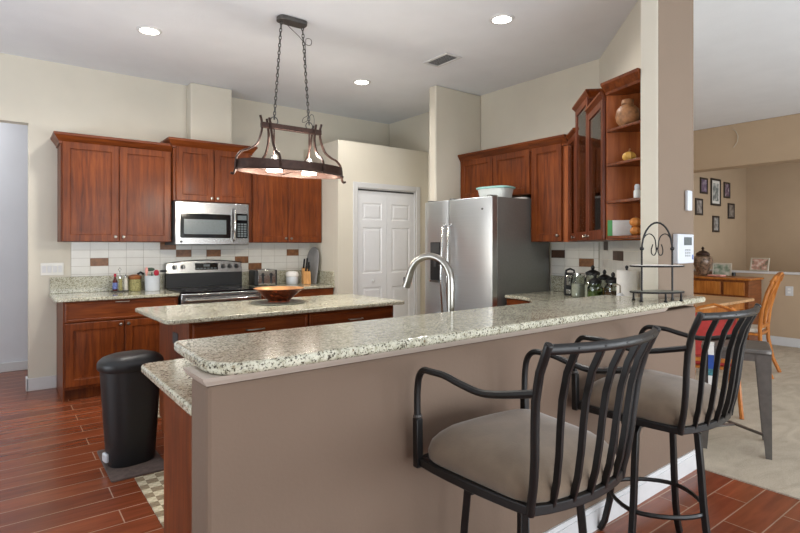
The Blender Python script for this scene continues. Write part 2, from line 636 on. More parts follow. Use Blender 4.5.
# pantry block with its plant-shelf top, and the bifold door
PX, PY, PZ = 3.195, 5.42, 2.635
pw = MB()
dx0, dx1, dz = 3.462, 4.37, 2.09
pw.box(PX, PY, 0, dx0, PY + 0.11, PZ - 0.11)
pw.box(dx1, PY, 0, 4.5, PY + 0.11, PZ - 0.11)
pw.box(dx0, PY, dz, dx1, PY + 0.11, PZ - 0.11)
struct('wall_pantry', pw, M['wall'], smooth=False)
struct('wall_pantry_side', MB().box(PX, PY + 0.111, 0, PX + 0.11, YB - 0.001, PZ - 0.11), M['wall'], smooth=False)
struct('ceiling_pantry', MB().box(PX, PY, PZ - 0.11, XR - 0.002, YB + 0.158, PZ), M['wall'], smooth=False)
struct('wall_pantry_jamb', MB().box(4.5, PY, 0, XR - 0.002, PY + 0.11, PZ - 0.11), M['wall'], smooth=False)

d = bpy.data.objects.new('door_1', None)
d.location = (dx0, PY, 0)
d['kind'] = 'structure'
COL.objects.link(d)
fr = MB()
c = 0.065
fr.box(-c, -0.018, 0, 0.0, -0.001, dz + c).box(dx1 - dx0, -0.018, 0, dx1 - dx0 + c, -0.001, dz + c).box(0, -0.018, dz, dx1 - dx0, -0.001, dz + c)
fr.box(0, -0.001, 0, 0.012, 0.1, dz).box(dx1 - dx0 - 0.012, -0.001, 0, dx1 - dx0, 0.1, dz).box(0.012, -0.001, dz - 0.012, dx1 - dx0 - 0.012, 0.1, dz)
fr.build('door_casing', M['trim'], d, bevel=0.005)
tr = MB().box(0.012, 0.03, dz - 0.03, dx1 - dx0 - 0.012, 0.055, dz - 0.012)
tr.build('track', M['darkgrey'], d)


def panel_rings(mb, x0, z0, x1, z1, y):
    """raised moulded panel on a flat door face at depth y (front = -y)"""
    def ring(i, yy):
        return [(x0 + i, yy, z0 + i), (x1 - i, yy, z0 + i), (x1 - i, yy, z1 - i), (x0 + i, yy, z1 - i)]
    mb.loft([ring(0, y), ring(0.012, y + 0.008), ring(0.022, y + 0.008), ring(0.04, y + 0.001), ring(0.05, y + 0.001)], cap=False)
    mb.add(ring(0.05, y + 0.001), [(0, 1, 2, 3)])


def panelled(mb, W_, H_, T_, cells):
    """slab of width W_ height H_ with rectangular cells cut into the face for raised panels; all cells share the x range"""
    x0, x1 = cells[0][0], cells[0][2]
    zs = [0]
    for cc in cells:
        zs += [cc[1], cc[3]]
    zs.append(H_)
    y = 0.0
    mb.add([(0, y, 0), (x0, y, 0), (x0, y, H_), (0, y, H_)], [(0, 1, 2, 3)])
    mb.add([(x1, y, 0), (W_, y, 0), (W_, y, H_), (x1, y, H_)], [(0, 1, 2, 3)])
    for i in range(0, len(zs), 2):
        mb.add([(x0, y, zs[i]), (x1, y, zs[i]), (x1, y, zs[i + 1]), (x0, y, zs[i + 1])], [(0, 1, 2, 3)])
    for cc in cells:
        panel_rings(mb, cc[0], cc[1], cc[2], cc[3], y)
    mb.add([(0, 0, 0), (W_, 0, 0), (W_, 0, H_), (0, 0, H_), (0, T_, 0), (W_, T_, 0), (W_, T_, H_), (0, T_, H_)],
           [(4, 7, 6, 5), (0, 3, 7, 4), (1, 5, 6, 2), (0, 4, 5, 1), (3, 2, 6, 7)])


lw = (dx1 - dx0 - 0.03) / 2
for k in range(2):
    mb = MB()
    mb.M = Matrix.Translation((0.0135 + k * (lw + 0.003), 0.02, 0.012))
    H_ = dz - 0.045
    panelled(mb, lw, H_, 0.034, [(0.075, 0.2, lw - 0.075, 0.86), (0.075, 1.03, lw - 0.075, 1.6), (0.075, 1.69, lw - 0.075, 1.9)])
    leaf = mb.build('door_leaf', M['door'], d, smooth=True, angle=20)
    if k == 0:
        MB().lathe([(0.008, 0), (0.008, 0.012), (0.02, 0.02), (0.021, 0.03), (0.012, 0.036), (0.002, 0.037)], n=16).build('door_knob', M['trim'], leaf)
        kn = bpy.data.objects[leaf.children[0].name]
        kn.location = (0.0135 + lw * 0.5, 0.02, 0.95)
        kn.rotation_euler = (R(90), 0, 0)

# wing wall beside the fridge, right wall, angled wall, column
struct('wall_wing', MB().box(3.865, 4.44, 0, XR - 0.001, 4.56, CEIL - 0.001), M['wall'], bevel=0.018, smooth=False)
struct('wall_right', MB().box(XR, 2.885, 0, XR + 0.12, 6.3, CEIL), M['wall'], smooth=False)
a0, a1 = (4.58, 2.885), (3.39, 1.705)
struct('wall_angled', MB().prism([a0, a1, (a1[0] + 0.09, a1[1] - 0.085), (4.70, 2.84), (4.70, 2.885)], 0, CEIL - 0.001), M['wall'], smooth=False)
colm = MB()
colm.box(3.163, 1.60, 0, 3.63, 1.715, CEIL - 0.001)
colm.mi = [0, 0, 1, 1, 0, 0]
struct('wall_column', colm, [M['wall'], M['coltan_shaded']], bevel=0.01, smooth=False)

# bar half wall
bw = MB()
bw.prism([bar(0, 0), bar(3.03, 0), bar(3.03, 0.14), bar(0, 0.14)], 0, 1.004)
struct('wall_bar', bw, M['barwall_shaded'], bevel=0.012, smooth=False)
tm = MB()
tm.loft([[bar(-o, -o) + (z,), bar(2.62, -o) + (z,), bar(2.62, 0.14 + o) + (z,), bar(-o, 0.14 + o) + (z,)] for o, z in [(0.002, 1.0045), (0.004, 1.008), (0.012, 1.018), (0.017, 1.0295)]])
struct('trim_1', tm, plain('bar_trim_shaded_paint', (178, 166, 154), 0.5, noise=0.02), smooth=False)  # white trim greyed; shade below the bar top is in the colour
bb = MB()
bb.prism([bar(0, -0.015), bar(3.03, -0.015), bar(3.03, -0.001), bar(0, -0.001)], 0, 0.095)
bb.prism([bar(0, -0.010), bar(3.03, -0.010), bar(3.03, -0.001), bar(0, -0.001)], 0.095, 0.118)
struct('baseboard_bar', bb, M['trim'], smooth=False)

# dining side: half wall, beam, far room
XD = 8.6
struct('wall_half', MB().box(XD, -3.2, 0, XD + 0.14, 3.99, 0.99), M['tan'], smooth=False)
struct('trim_2', MB().box(XD - 0.02, -3.2, 0.99, XD + 0.16, 3.99, 1.02), M['trim'], bevel=0.006)
struct('wall_beam', MB().box(XD, -3.2, 2.55, XD + 0.3, 3.99, CEIL - 0.001), M['tan'], bevel=0.01, smooth=False)
struct('wall_photo', MB().box(4.8, 4.0, 0, 11.3, 4.12, CEIL - 0.001), M['tan'], smooth=False)
struct('wall_far', MB().box(11.2, -3.2, 0, 11.35, 3.999, CEIL - 0.001), M['tan'], smooth=False)
struct('baseboard_dining', MB().box(XD - 0.016, -3.2, 0.008, XD - 0.001, 3.99, 0.13), M['trim'], bevel=0.005)

# shell behind the camera with glazed openings, left wall with an added window opening
rw = MB()
rw.box(-3.2, -3.2, 0, -0.7, -3.1, CEIL).box(3.9, -3.2, 0, 4.25, -3.1, CEIL).box(7.75, -3.2, 0, 13.5, -3.1, CEIL)
rw.box(-0.7, -3.2, 2.7, 3.9, -3.1, CEIL).box(4.25, -3.2, 2.55, 7.75, -3.1, CEIL).box(4.25, -3.2, 0, 7.75, -3.1, 0.25)
struct('wall_rear', rw, M['wall'], smooth=False)
lw_ = MB()
lw_.box(-3.3, -3.2, 0, -3.2, 1.9, CEIL).box(-3.3, 5.5, 0, -3.2, 8.6, CEIL).box(-3.3, 1.9, 0, -3.2, 5.5, 0.1).box(-3.3, 1.9, 2.65, -3.2, 5.5, CEIL)
struct('wall_left', lw_, M['wall'], smooth=False)


# ================================================================== WALL TILES
def tile_field(name, origin, ang, length, z0, z1, brown, tw=0.1645, th=0.0815, top=1.421):
    mb = MB()
    mb.M = Matrix.Translation((origin[0], origin[1], 0)) @ Matrix.Rotation(ang, 4, 'Z')
    mb.cm = 2
    mb.box(0, 0.004, z0, length, 0.0095, z1)
    rows = []
    z = top
    first = True
    while z > z0 + 0.005:
        h = th
        first = False
        rows.append((max(z0, z - h), z))
        z -= h
    n = int(length / tw) + 1
    for ri, (za, zb) in enumerate(rows):
        for ci in range(n):
            xa, xb = ci * tw, min(length, (ci + 1) * tw)
            if xb - xa < 0.01:
                continue
            mb.cm = brown.get((ri, ci), 0)
            g = 0.0016
            mb.box(xa + g, 0, za + g, xb - g, 0.004, zb - g)
    o = mb.build(name, [M['tilew'], M['tileb'], M['grout'], M['tiled']], None, smooth=False)
    o['kind'] = 'structure'
    return o


tile_field('trim_3', (0.575, YB - 0.0105), 0, 2.62, 1.075, 1.421, {(2, 1): 1, (0, 5): 1, (1, 6): 1, (1, 8): 1, (2, 10): 1, (3, 11): 1, (1, 14): 1})
tile_field('trim_4', (XR - 0.0105, 3.43), -pi / 2, 0.545, 1.075, 1.421, {(1, 0): 3, (2, 2): 1})
tile_field('trim_5', (4.565, 2.875), R(-135.2), 1.6, 1.075, 1.421, {(0, 1): 3, (1, 3): 3, (1, 4): 3})


# ================================================================== CABINETS
def door_mesh(mb, x0, z0, x1, z1, t=0.02, stile=0.062):
    """raised-panel cabinet door, front at y=-t, back at y=0"""
    def ring(i, y):
        return [(x0 + i, y, z0 + i), (x1 - i, y, z0 + i), (x1 - i, y, z1 - i), (x0 + i, y, z1 - i)]
    s = stile
    rr = [ring(0, 0), ring(0, -t + 0.004), ring(0.004, -t), ring(s, -t), ring(s + 0.005, -t + 0.007), ring(s + 0.011, -t + 0.007), ring(s + 0.012, -t + 0.011), ring(s + 0.02, -t + 0.011)]
    if min(x1 - x0, z1 - z0) > 2 * s + 0.16:
        rr += [ring(s + 0.05, -t + 0.0075)]
    mb.loft(rr)


def drawer_mesh(mb, x0, z0, x1, z1, t=0.02):
    def ring(i, y):
        return [(x0 + i, y, z0 + i), (x1 - i, y, z0 + i), (x1 - i, y, z1 - i), (x0 + i, y, z1 - i)]
    mb.loft([ring(0, 0), ring(0, -t + 0.006), ring(0.008, -t), ring(0.02, -t), ring(0.024, -t + 0.004), ring(0.03, -t + 0.004)])


def knob_mesh(x, z, y=-0.02):
    mb = MB()
    mb.M = Matrix.Translation((x, y, z)) @ Matrix.Rotation(R(90), 4, 'X')
    mb.lathe([(0.009, 0), (0.006, 0.006), (0.006, 0.012), (0.013, 0.017), (0.015, 0.023), (0.01, 0.028), (0.002, 0.029)], n=14)
    return mb


def pull_mesh(x, z, w_=0.11, y=-0.02):
    mb = MB()
    pts = [(x - w_ / 2, y, z), (x - w_ / 2 + 0.004, y - 0.018, z), (x - w_ / 4, y - 0.026, z), (x + w_ / 4, y - 0.026, z), (x + w_ / 2 - 0.004, y - 0.018, z), (x + w_ / 2, y, z)]
    mb.tube(pts, 0, n=8, w=(0.007, 0.005))
    return mb


def crown_mesh(w_, d_, z, left=True, right=True, scale=1.0):
    """stepped cove crown round the front and sides of a box 0..w_, 0..d_"""
    mb = MB()
    prof = [(0.0, -0.022), (0.012, -0.02), (0.014, 0.0), (0.02, 0.006), (0.036, 0.03), (0.05, 0.05), (0.056, 0.054), (0.058, 0.075), (0.05, 0.078)]
    rings = []
    for o, zz in prof:
        o *= scale
        L, Rr = (o if left else 0), (o if right else 0)
        rings.append([(-L, -o, z + zz * scale), (w_ + Rr, -o, z + zz * scale), (w_ + Rr, d_, z + zz * scale), (-L, d_, z + zz * scale)])
    mb.loft(rings)
    return mb


def cabinet(name, label, org, ang, w_, d_, h_, fronts=(), crown=None, toe=0.0, mat='cherry', group=None, cat='cabinet', open_body=False):
    """fronts: (kind, x0, z0, x1, z1, handle) in the cabinet's own front plane"""
    t = thing(name, label, cat, (org[0], org[1], org[2]), ang, group)
    b = MB()
    if toe:
        b.box(0, 0, toe, w_, d_, h_)
        b.box(0.0, 0.07, 0, w_, d_, toe - 0.001)
        b.box(0, 0.0, 0, 0.018, 0.069, toe - 0.001)
    else:
        b.box(0, 0, 0, w_, d_, h_)
    b.build('carcass', M[mat], t, bevel=0.002)
    for kind, x0, z0, x1, z1, hd in fronts:
        mb = MB()
        if kind == 'door':
            door_mesh(mb, x0, z0, x1, z1)
            o = mb.build('door', M[mat], t, angle=25)
            if hd:
                knob_mesh(hd[0], hd[1]).build('knob', M['nickel'], o)
        else:
            drawer_mesh(mb, x0, z0, x1, z1)
            o = mb.build('drawer', M['cherryx'], t, angle=25)
            if hd:
                pull_mesh(hd[0], hd[1]).build('pull_handle', M['nickel'], o)
    if crown:
        z, l, r_, sc = crown
        crown_mesh(w_, d_ - 0.002, z, l, r_, sc).build('crown_moulding', M['cherryx'], t, angle=20)
    return t


ZU = 1.42
# back wall uppers
cabinet('wall_cabinet', 'cherry wall cabinet with two tall doors left of the microwave', (0.462, 5.82, ZU), 0, 0.973, 0.33, 0.94,
        [('door', 0.012, 0.004, 0.481, 0.935, (0.45, 0.05)), ('door', 0.489, 0.004, 0.962, 0.935, (0.52, 0.05))], (0.935, True, False, 1.0))
cabinet('wall_cabinet', 'short cherry wall cabinet with two doors directly over the microwave', (1.437, 5.76, 1.85), 0, 0.828, 0.39, 0.57,
        [('door', 0.025, 0.004, 0.41, 0.565, (0.382, 0.04)), ('door', 0.418, 0.004, 0.803, 0.565, (0.446, 0.04))], (0.565, True, True, 1.0))
cabinet('wall_cabinet', 'cherry wall cabinet with two tall doors right of the microwave above the toaster', (2.268, 5.82, ZU), 0, 0.92, 0.33, 0.90,
        [('door', 0.03, 0.004, 0.465, 0.895, (0.435, 0.05)), ('door', 0.473, 0.004, 0.916, 0.895, (0.505, 0.05))], (0.895, False, False, 0.9))
# back wall bases
cabinet('base_cabinet', 'cherry base cabinet with one wide drawer over two doors left of the stove', (0.455, 5.52, 0), 0, 0.97, 0.628, 0.885,
        [('drawer', 0.015, 0.70, 0.955, 0.875, (0.47, 0.865)), ('door', 0.015, 0.125, 0.482, 0.69, (0.455, 0.655)), ('door', 0.49, 0.125, 0.955, 0.69, (0.52, 0.655))], None, 0.1)
cabinet('base_cabinet', 'cherry base cabinet under the toaster counter right of the stove', (2.275, 5.52, 0), 0, 0.915, 0.628, 0.885,
        [('drawer', 0.015, 0.70, 0.9, 0.875, (0.45, 0.79)), ('door', 0.015, 0.125, 0.452, 0.69, None), ('door', 0.46, 0.125, 0.9, 0.69, None)], None, 0.1)

# right wall uppers: over the fridge, single door
cabinet('wall_cabinet', 'short cherry wall cabinet with two wide doors over the fridge', (4.25, 4.435, 1.90), -pi / 2, 1.0, 0.328, 0.46,
        [('door', 0.006, 0.004, 0.495, 0.45, None), ('door', 0.503, 0.004, 0.995, 0.45, None)], (0.445, False, False, 1.0))
cabinet('wall_cabinet', 'narrow single door cherry wall cabinet right of the fridge', (4.25, 3.433, ZU), -pi / 2, 0.39, 0.328, 0.94,
        [('door', 0.02, 0.004, 0.372, 0.93, (0.335, 0.06))], (0.925, False, False, 1.0))
FA = (4.25, 2.985)    # where the angled glass-door run starts
t = thing('corner_filler_cabinet', 'plain cherry corner post between single door and glass door cabinets', 'cabinet', (4.25, 3.0, ZU))
MB().prism([(4.25, 3.0415), (4.25, 2.9885), (4.27, 2.9885), (4.27, 3.0415)], ZU, ZU + 0.94).build('carcass', M['cherryin'], t, world=True)
cw = MB()
rings = []
for o, zz in [(0.0, -0.022), (0.012, -0.02), (0.014, 0.0), (0.02, 0.006), (0.036, 0.03), (0.05, 0.05), (0.056, 0.054), (0.058, 0.075), (0.05, 0.078)]:
    z = ZU + 0.925 + zz
    rings.append([(4.25 - o, 3.0415, z), (4.25 - o, 2.9875 + o * 0.414, z), (4.27, 2.9885 + o * 0.3, z), (4.27, 3.0415, z)])
cw.loft(rings)
cw.build('crown_moulding', M['cherryx'], t, world=True, angle=20)


# glass door units on the angled wall
def glass_unit(label, s0, w_, h_, hood, knob_side):
    o0 = (FA[0] - s0 * 0.7071, FA[1] - s0 * 0.7071)
    t = thing('glass_door_cabinet', label, 'cabinet', (o0[0], o0[1], ZU), R(-135))
    dp = 0.295
    b = MB()
    b.box(0.001, 0, 0, 0.018, dp, h_).box(w_ - 0.018, 0, 0, w_ - 0.001, dp, h_).box(0.018, 0, 0, w_ - 0.018, dp, 0.018)
    b.box(0.018, 0, h_ - 0.018, w_ - 0.018, dp, h_).box(0.018, dp - 0.012, 0.018, w_ - 0.018, dp, h_ - 0.018)
    b.build('carcass', M['cherrydark'], t)
    for k in range(3):
        z = h_ * (k + 1) / 4
        MB().box(0.02, 0.03, z, w_ - 0.02, dp - 0.014, z + 0.016).build('shelf', M['trim'], t)
    dm = MB()
    st = 0.055
    dm.box(0.004, -0.02, 0.004, st, 0, h_ - 0.004).box(w_ - st, -0.02, 0.004, w_ - 0.004, 0, h_ - 0.004)
    dm.box(st, -0.02, 0.004, w_ - st, 0, 0.004 + 0.07).box(st, -0.02, h_ - st, w_ - st, 0, h_ - 0.004)
    dr = dm.build('door', M['cherrydark'], t, bevel=0.003)
    MB().box(st, -0.012, 0.074, w_ - st, -0.008, h_ - st).build('glass_pane', M['glass'], dr, smooth=False)
    knob_mesh(knob_side, 0.035).build('knob', M['nickel'], dr)
    crown_mesh(w_, dp, h_ - 0.01, hood, hood, 0.68).build('crown_moulding', M['cherryx'], t, angle=20)
    return t


u1 = glass_unit('low glass door cabinet beside the corner post, farthest of the three', 0.022, 0.352, 0.94, False, 0.315)
u2 = glass_unit('tallest glass door cabinet, raised in the middle of three', 0.38, 0.485, 1.12, True, 0.44)
u3 = glass_unit('glass door cabinet nearest the open corner shelves', 0.87, 0.485, 0.97, False, 0.04)

# glassware inside the glass units
gl0 = None
n_ = 0
for uu, s0, zz, label in ((0.16, 0.01, 0.25, 'low cabinet'), (0.3, 0.01, 0.48, 'low cabinet'), (0.2, 0.38, 0.285, 'tall cabinet'), (0.33, 0.38, 0.02, 'tall cabinet'), (0.2, 0.87, 0.02, 'nearest cabinet'), (0.3, 0.87, 0.25, 'nearest cabinet')):
    pos = (FA[0] - (s0 + uu) * 0.7071 + 0.7071 * 0.13, FA[1] - (s0 + uu) * 0.7071 - 0.7071 * 0.13, ZU + zz + 0.0005)
    nm = ['white', 'white', 'white', 'jarglass', 'jarglass', 'white'][n_]
    if zz > 0.1:
        k_ = 1 if zz < 0.3 else 2
        hh = {0.38: 1.12, 0.87: 0.97}.get(s0, 0.94)
        pos = (pos[0], pos[1], ZU + hh * k_ / 4 + 0.0165)
    else:
        pos = (pos[0], pos[1], ZU + 0.0185)
    mb = MB().lathe([(0.025, 0), (0.034, 0.004), (0.04, 0.06), (0.042, 0.12), (0.038, 0.12), (0.035, 0.06), (0.028, 0.01)], n=18)
    o = mb.build('tumbler', M[nm], None)
    o.location = pos
    where = {'low cabinet': 'low glass door cabinet by the corner post', 'tall cabinet': 'tallest glass door cabinet', 'nearest cabinet': 'glass door cabinet nearest the open shelves'}[label]
    tag(o, ('white cup on %s shelf in the ' % ('second' if zz > 0.3 else 'lowest raised') if nm == 'white' else 'clear tumbler on the floor of the ') + where, 'cup', 'glassware behind glass doors')
    n_ += 1

# open end shelves by the column
t = thing('open_corner_shelf', 'open cherry corner shelf unit with four shelves next to the column', 'shelf', (3.3, 1.85, ZU))
SA, SB, SC, SD = (3.283, 2.012), (3.478, 1.806), (3.40, 1.7175), (3.184, 1.7175)


def end_poly(o=0.0):
    return [(SA[0] - o * 0.9, SA[1] + o * 0.3), SB, SC, (SD[0] - o, SD[1])]


MB().prism([SA, SB, (SB[0] + 0.011, SB[1] + 0.011), (SA[0] + 0.011, SA[1] + 0.011)], ZU, 2.44).build('back_panel', M['cherryin'], t, world=True)
for k, z in enumerate((1.43, 1.665, 1.915, 2.145)):
    MB().prism(end_poly(0.006), z, z + 0.018).build('shelf', M['cherry'], t, world=True, bevel=0.003)
MB().prism(end_poly(), 2.405, 2.423).build('top_panel', M['cherryx'], t, world=True)
cw = MB()
rings = []
for o, zz in [(0.0, -0.028), (0.01, -0.026), (0.012, -0.008), (0.016, -0.004), (0.03, 0.016), (0.04, 0.03), (0.044, 0.034), (0.046, 0.052), (0.036, 0.055)]:
    z = 2.425 + zz
    rings.append([(SA[0] - o * 0.887, SA[1] + o * 0.527, z), (SA[0] + 0.1, SA[1] - 0.1, z), (SD[0] + 0.12, SD[1], z), (SD[0] - o * 1.05, SD[1], z)])
cw.loft(rings)
cw.build('crown_moulding', M['cherryx'], t, world=True, angle=20)

# ------------------------------------------------------------------ worktops
def top(name, label, poly, z0, z1, radius=0.03, bev=0.008):
    mb = MB().prism(round_poly(poly, radius), z0, z1)
    o = mb.build(name, M['granite'], None, bevel=bev, smooth=True, angle=30, segs=3)
    return o


t = thing('granite_worktop', 'granite worktop with low upstand left of the stove', 'countertop', (0.4, 5.48, 0.886))
MB().prism(round_poly([(0.39, 5.48), (1.428, 5.48), (1.428, YB - 0.002), (0.39, YB - 0.002)], [0.03, 0, 0, 0]), 0.886, 0.916).build('slab', M['granite'], t, world=True, bevel=0.006)
MB().box(0.40, YB - 0.03, 0.9165, 1.428, YB - 0.011, 1.075).build('upstand', M['granite'], t, world=True, bevel=0.003)
t = thing('granite_worktop', 'granite worktop under the toaster and knife block', 'countertop', (2.272, 5.48, 0.886))
MB().box(2.272, 5.48, 0.886, PX - 0.002, YB - 0.002, 0.916).build('slab', M['granite'], t, world=True, bevel=0.006)
MB().box(2.272, YB - 0.03, 0.9165, PX - 0.022, YB - 0.011, 1.075).build('upstand', M['granite'], t, world=True, bevel=0.003)
MB().box(PX - 0.021, 5.50, 0.9165, PX - 0.002, YB - 0.011, 1.075).build('side_upstand', M['granite'], t, world=True, bevel=0.003)
t = thing('granite_worktop', 'granite worktop turning the corner right of the fridge', 'countertop', (4.0, 3.0, 0.886))
MB().prism(round_poly([(4.576, 3.42), (3.83, 3.42), (3.83, 3.12), (2.95, 2.31), (2.95, 1.735), (3.40, 1.735), (4.572, 2.90)], [0, 0.03, 0.15, 0.03, 0, 0, 0]), 0.886, 0.916).build('slab', M['granite'], t, world=True, bevel=0.006)
MB().box(XR - 0.03, 2.9, 0.9165, XR - 0.011, 3.42, 1.075).build('upstand', M['granite'], t, world=True, bevel=0.003)
cabinet('base_cabinet', 'cherry base cabinet standing just right of the fridge', (3.87, 3.415, 0), -pi / 2, 0.29, 0.70, 0.885,
        [('drawer', 0.01, 0.70, 0.28, 0.875, None), ('door', 0.01, 0.125, 0.28, 0.69, None)], None, 0.1)
t = thing('corner_base_cabinet', 'cherry base cabinet below the corner worktop behind the bar', 'cabinet', (3.4, 2.4, 0))
MB().prism([(3.87, 3.10), (2.99, 2.27), (2.99, 1.76), (3.40, 1.76), (4.55, 2.91), (4.55, 3.10)], 0.1, 0.885).build('carcass', M['cherry'], t, world=True)

# island
IA = TILT
IX, IY = 0.835, 3.50


def isl(x, y):
    return rot2(x, y, IA, IX, IY)


t = thing('kitchen_island', 'cherry kitchen island with two wide drawers under a granite top', 'kitchen island', (IX, IY, 0), IA)
MB().box(0.155, 0.07, 0.1, 1.84, 0.78, 0.885).box(0.155, 0.14, 0, 1.84, 0.72, 0.1).build('carcass', M['cherry'], t, bevel=0.002)
for x0, x1, hx in ((0.175, 1.02, 0.60), (1.03, 1.83, 1.44)):
    mb = MB()
    mb.M = Matrix.Translation((0, 0.07, 0))
    drawer_mesh(mb, x0, 0.71, x1, 0.868)
    dr = mb.build('drawer', M['cherryx'], t, angle=25)
    p = pull_mesh(hx, 0.80, 0.13)
    p.v = [(x, y + 0.07, z) for x, y, z in p.v]
    p.build('pull_handle', M['nickel'], dr)
for x0, x1 in ((0.175, 0.59), (0.60, 1.02), (1.03, 1.425), (1.435, 1.83)):
    mb = MB()
    mb.M = Matrix.Translation((0, 0.07, 0))
    door_mesh(mb, x0, 0.12, x1, 0.70)
    mb.build('door', M['cherry'], t, angle=25)
MB().box(0.151, 0.30, 0.70, 0.154, 0.42, 0.78).build('outlet_plate', M['darkgrey'], t)
o = MB().prism(round_poly([(0, 0), (1.92, 0), (1.92, 0.88), (0, 0.88)], [0.07, 0.03, 0.05, 0.05]), 0.8855, 0.916).build('granite_worktop', M['granite'], None, bevel=0.008, angle=30, segs=3)
o.location = (IX, IY, 0)
o.rotation_euler = (0, 0, IA)
tag(o, 'granite slab on top of the kitchen island', 'countertop')

# peninsula: lower sink counter and its end panel
t = thing('sink_cabinet', 'cherry sink cabinet run behind the bar wall with plain end panel', 'cabinet', (0.53, 1.6, 0))
MB().prism([bar(0.116, 0.142), bar(2.5, 0.142), bar(2.5, 0.79), bar(0.116, 0.79)], 0.0, 0.885).build('carcass', M['cherry'], t, world=True, bevel=0.003)
MB().prism([bar(0.10, 0.142), bar(0.115, 0.142), bar(0.115, 0.80), bar(0.10, 0.80)], 0.0, 0.885).build('end_panel', M['cherry'], t, world=True, bevel=0.002)
sl = MB().prism(round_poly([bar(0.0, 0.142), bar(2.5, 0.142), bar(2.5, 0.85), bar(0.02, 0.85)], [0, 0, 0, 0.05]), 0.886, 0.916)
o = sl.build('granite_worktop', M['granite'], None, bevel=0.008, segs=3, angle=30)
tag(o, 'lower granite worktop behind the raised bar around the sink tap', 'countertop')

# raised bar top
pl = [bar(0.0, -0.045), bar(3.09, -0.045), bar(3.09, 0.07), bar(2.725, 0.07), bar(2.715, 0.43), bar(0.03, 0.43)]
o = MB().prism(round_poly(pl, [0.13, 0.05, 0.0, 0.0, 0.0, 0.03], 8), 1.03, 1.064).build('granite_bar_top', M['granite'], None, bevel=0.011, segs=3, angle=30)
tag(o, 'long raised granite breakfast bar top in the foreground', 'countertop')
mb = MB()
mb.prism([bar(0.06, 0.141), bar(2.72, 0.141), bar(2.72, 0.18), bar(0.06, 0.18)], 0.9165, 1.029)
struct('trim_6', mb, M['trim'], smooth=False)

# ------------------------------------------------------------------ faucet
t = thing('kitchen_faucet', 'brushed nickel gooseneck kitchen faucet behind the bar', 'faucet', (1.86, 2.02, 0.9165), R(20))
pts = [(0, 0, 0.03), (0, 0, 0.1), (0, 0, 0.26)]
for k in range(0, 13):
    a = pi * k / 12 * 0.93
    pts.append((0, 0.125 - 0.125 * cos(a), 0.285 + 0.125 * sin(a)))
MB().tube(pts, 0.0185, n=14).build('spout', M['nickel'], t)
e = pts[-1]
h = Vector(pts[-1]) - Vector(pts[-2])
h.normalize()
MB().tube([Vector(e) - h * 0.005, Vector(e) + h * 0.03, Vector(e) + h * 0.075], [0.0195, 0.021, 0.022], n=14).build('spray_head', M['nickel'], t)
q = Vector(e) + h * 0.04
MB().box(-0.006, q.y + 0.012, q.z - 0.03, 0.006, q.y + 0.026, q.z + 0.02).build('spray_button', M['black'], t, bevel=0.003)
MB().lathe([(0.03, 0), (0.03, 0.012), (0.022, 0.02), (0.02, 0.09), (0.016, 0.1)], n=20).build('base', M['nickel'], t)
MB().tube([(0.015, 0, 0.06), (0.05, 0, 0.065), (0.11, 0, 0.09)], [0.009, 0.008, 0.005], n=10).build('lever', M['nickel'], t)

# ------------------------------------------------------------------ fridge
FX, FY0, FY1, FZ = 3.68, 3.435, 4.415, 1.85
t = thing('fridge', 'stainless steel side by side fridge with water dispenser', 'fridge', (FX, FY0, 0))
MB().box(FX + 0.085, FY0 + 0.005, 0.02, XR - 0.03, FY1 - 0.005, FZ).build('body', M['fridgeside'], t, world=True, bevel=0.006)
YS = 4.036
for y0, y1, nm in ((FY0, YS - 0.004, 'fridge_door'), (YS + 0.004, FY1, 'freezer_door')):
    mb = MB()
    nseg = 10
    rings = []
    for k in range(nseg + 1):
        y = y0 + (y1 - y0) * k / nseg
        u = (k / nseg - 0.5) * 2
        xx = FX + 0.012 * abs(u) ** 4
        rings.append([(xx, y, 0.10), (xx, y, FZ - 0.008), (xx + 0.006, y, FZ), (FX + 0.078, y, FZ), (FX + 0.078, y, 0.10)])
    mb.loft(rings)
    dr = mb.build(nm, M['fridgesteel'], t, world=True, angle=40)
    hy = YS - 0.045 if nm == 'fridge_door' else YS + 0.045
    pts = [(FX + 0.004, hy, 1.60)] + [(FX - 0.03 - 0.028 * sin(pi * k / 12), hy, 1.58 - 0.95 * k / 12) for k in range(13)] + [(FX + 0.004, hy, 0.61)]
    L = t.location
    hb = MB().tube(pts, 0.013, n=12)
    hb.build('handle', M['chrome'], dr, world=False)
    hb_o = dr.children[-1] if False else [c_ for c_ in dr.children if c_.name.startswith('handle')][0]
    hb_o.location = (-L.x, -L.y, -L.z)
    if nm == 'freezer_door':
        dp = MB()
        dp.box(FX - 0.006, 4.155, 1.0, FX + 0.004, 4.31, 1.42)
        dpo = dp.build('dispenser', M['black'], dr, bevel=0.004)
        dpo.location = (-L.x, -L.y, -L.z)
        mb2 = MB().box(FX - 0.010, 4.165, 1.30, FX - 0.0065, 4.30, 1.41)
        o2 = mb2.build('display_panel', M['darkgrey'], dpo)
        mb3 = MB().box(FX - 0.022, 4.165, 1.0, FX - 0.0065, 4.30, 1.02)
        mb3.build('drip_tray', M['steel'], dpo)
        mb4 = MB().box(FX - 0.012, 4.215, 1.16, FX - 0.0065, 4.25, 1.24)
        mb4.build('lever', M['darkgrey'], dpo)
    else:
        lg = MB()
        lg.M = Matrix.Translation((FX + 0.0035, FY0 + 0.12, 1.735)) @ Matrix.Rotation(R(-90), 4, 'Y')
        lg.lathe([(0.014, 0), (0.014, 0.003), (0.011, 0.004)], n=16, sx=0.7)
        lo = lg.build('round_emblem', M['darkgrey'], dr)
        lo.location = (-L.x, -L.y, -L.z)
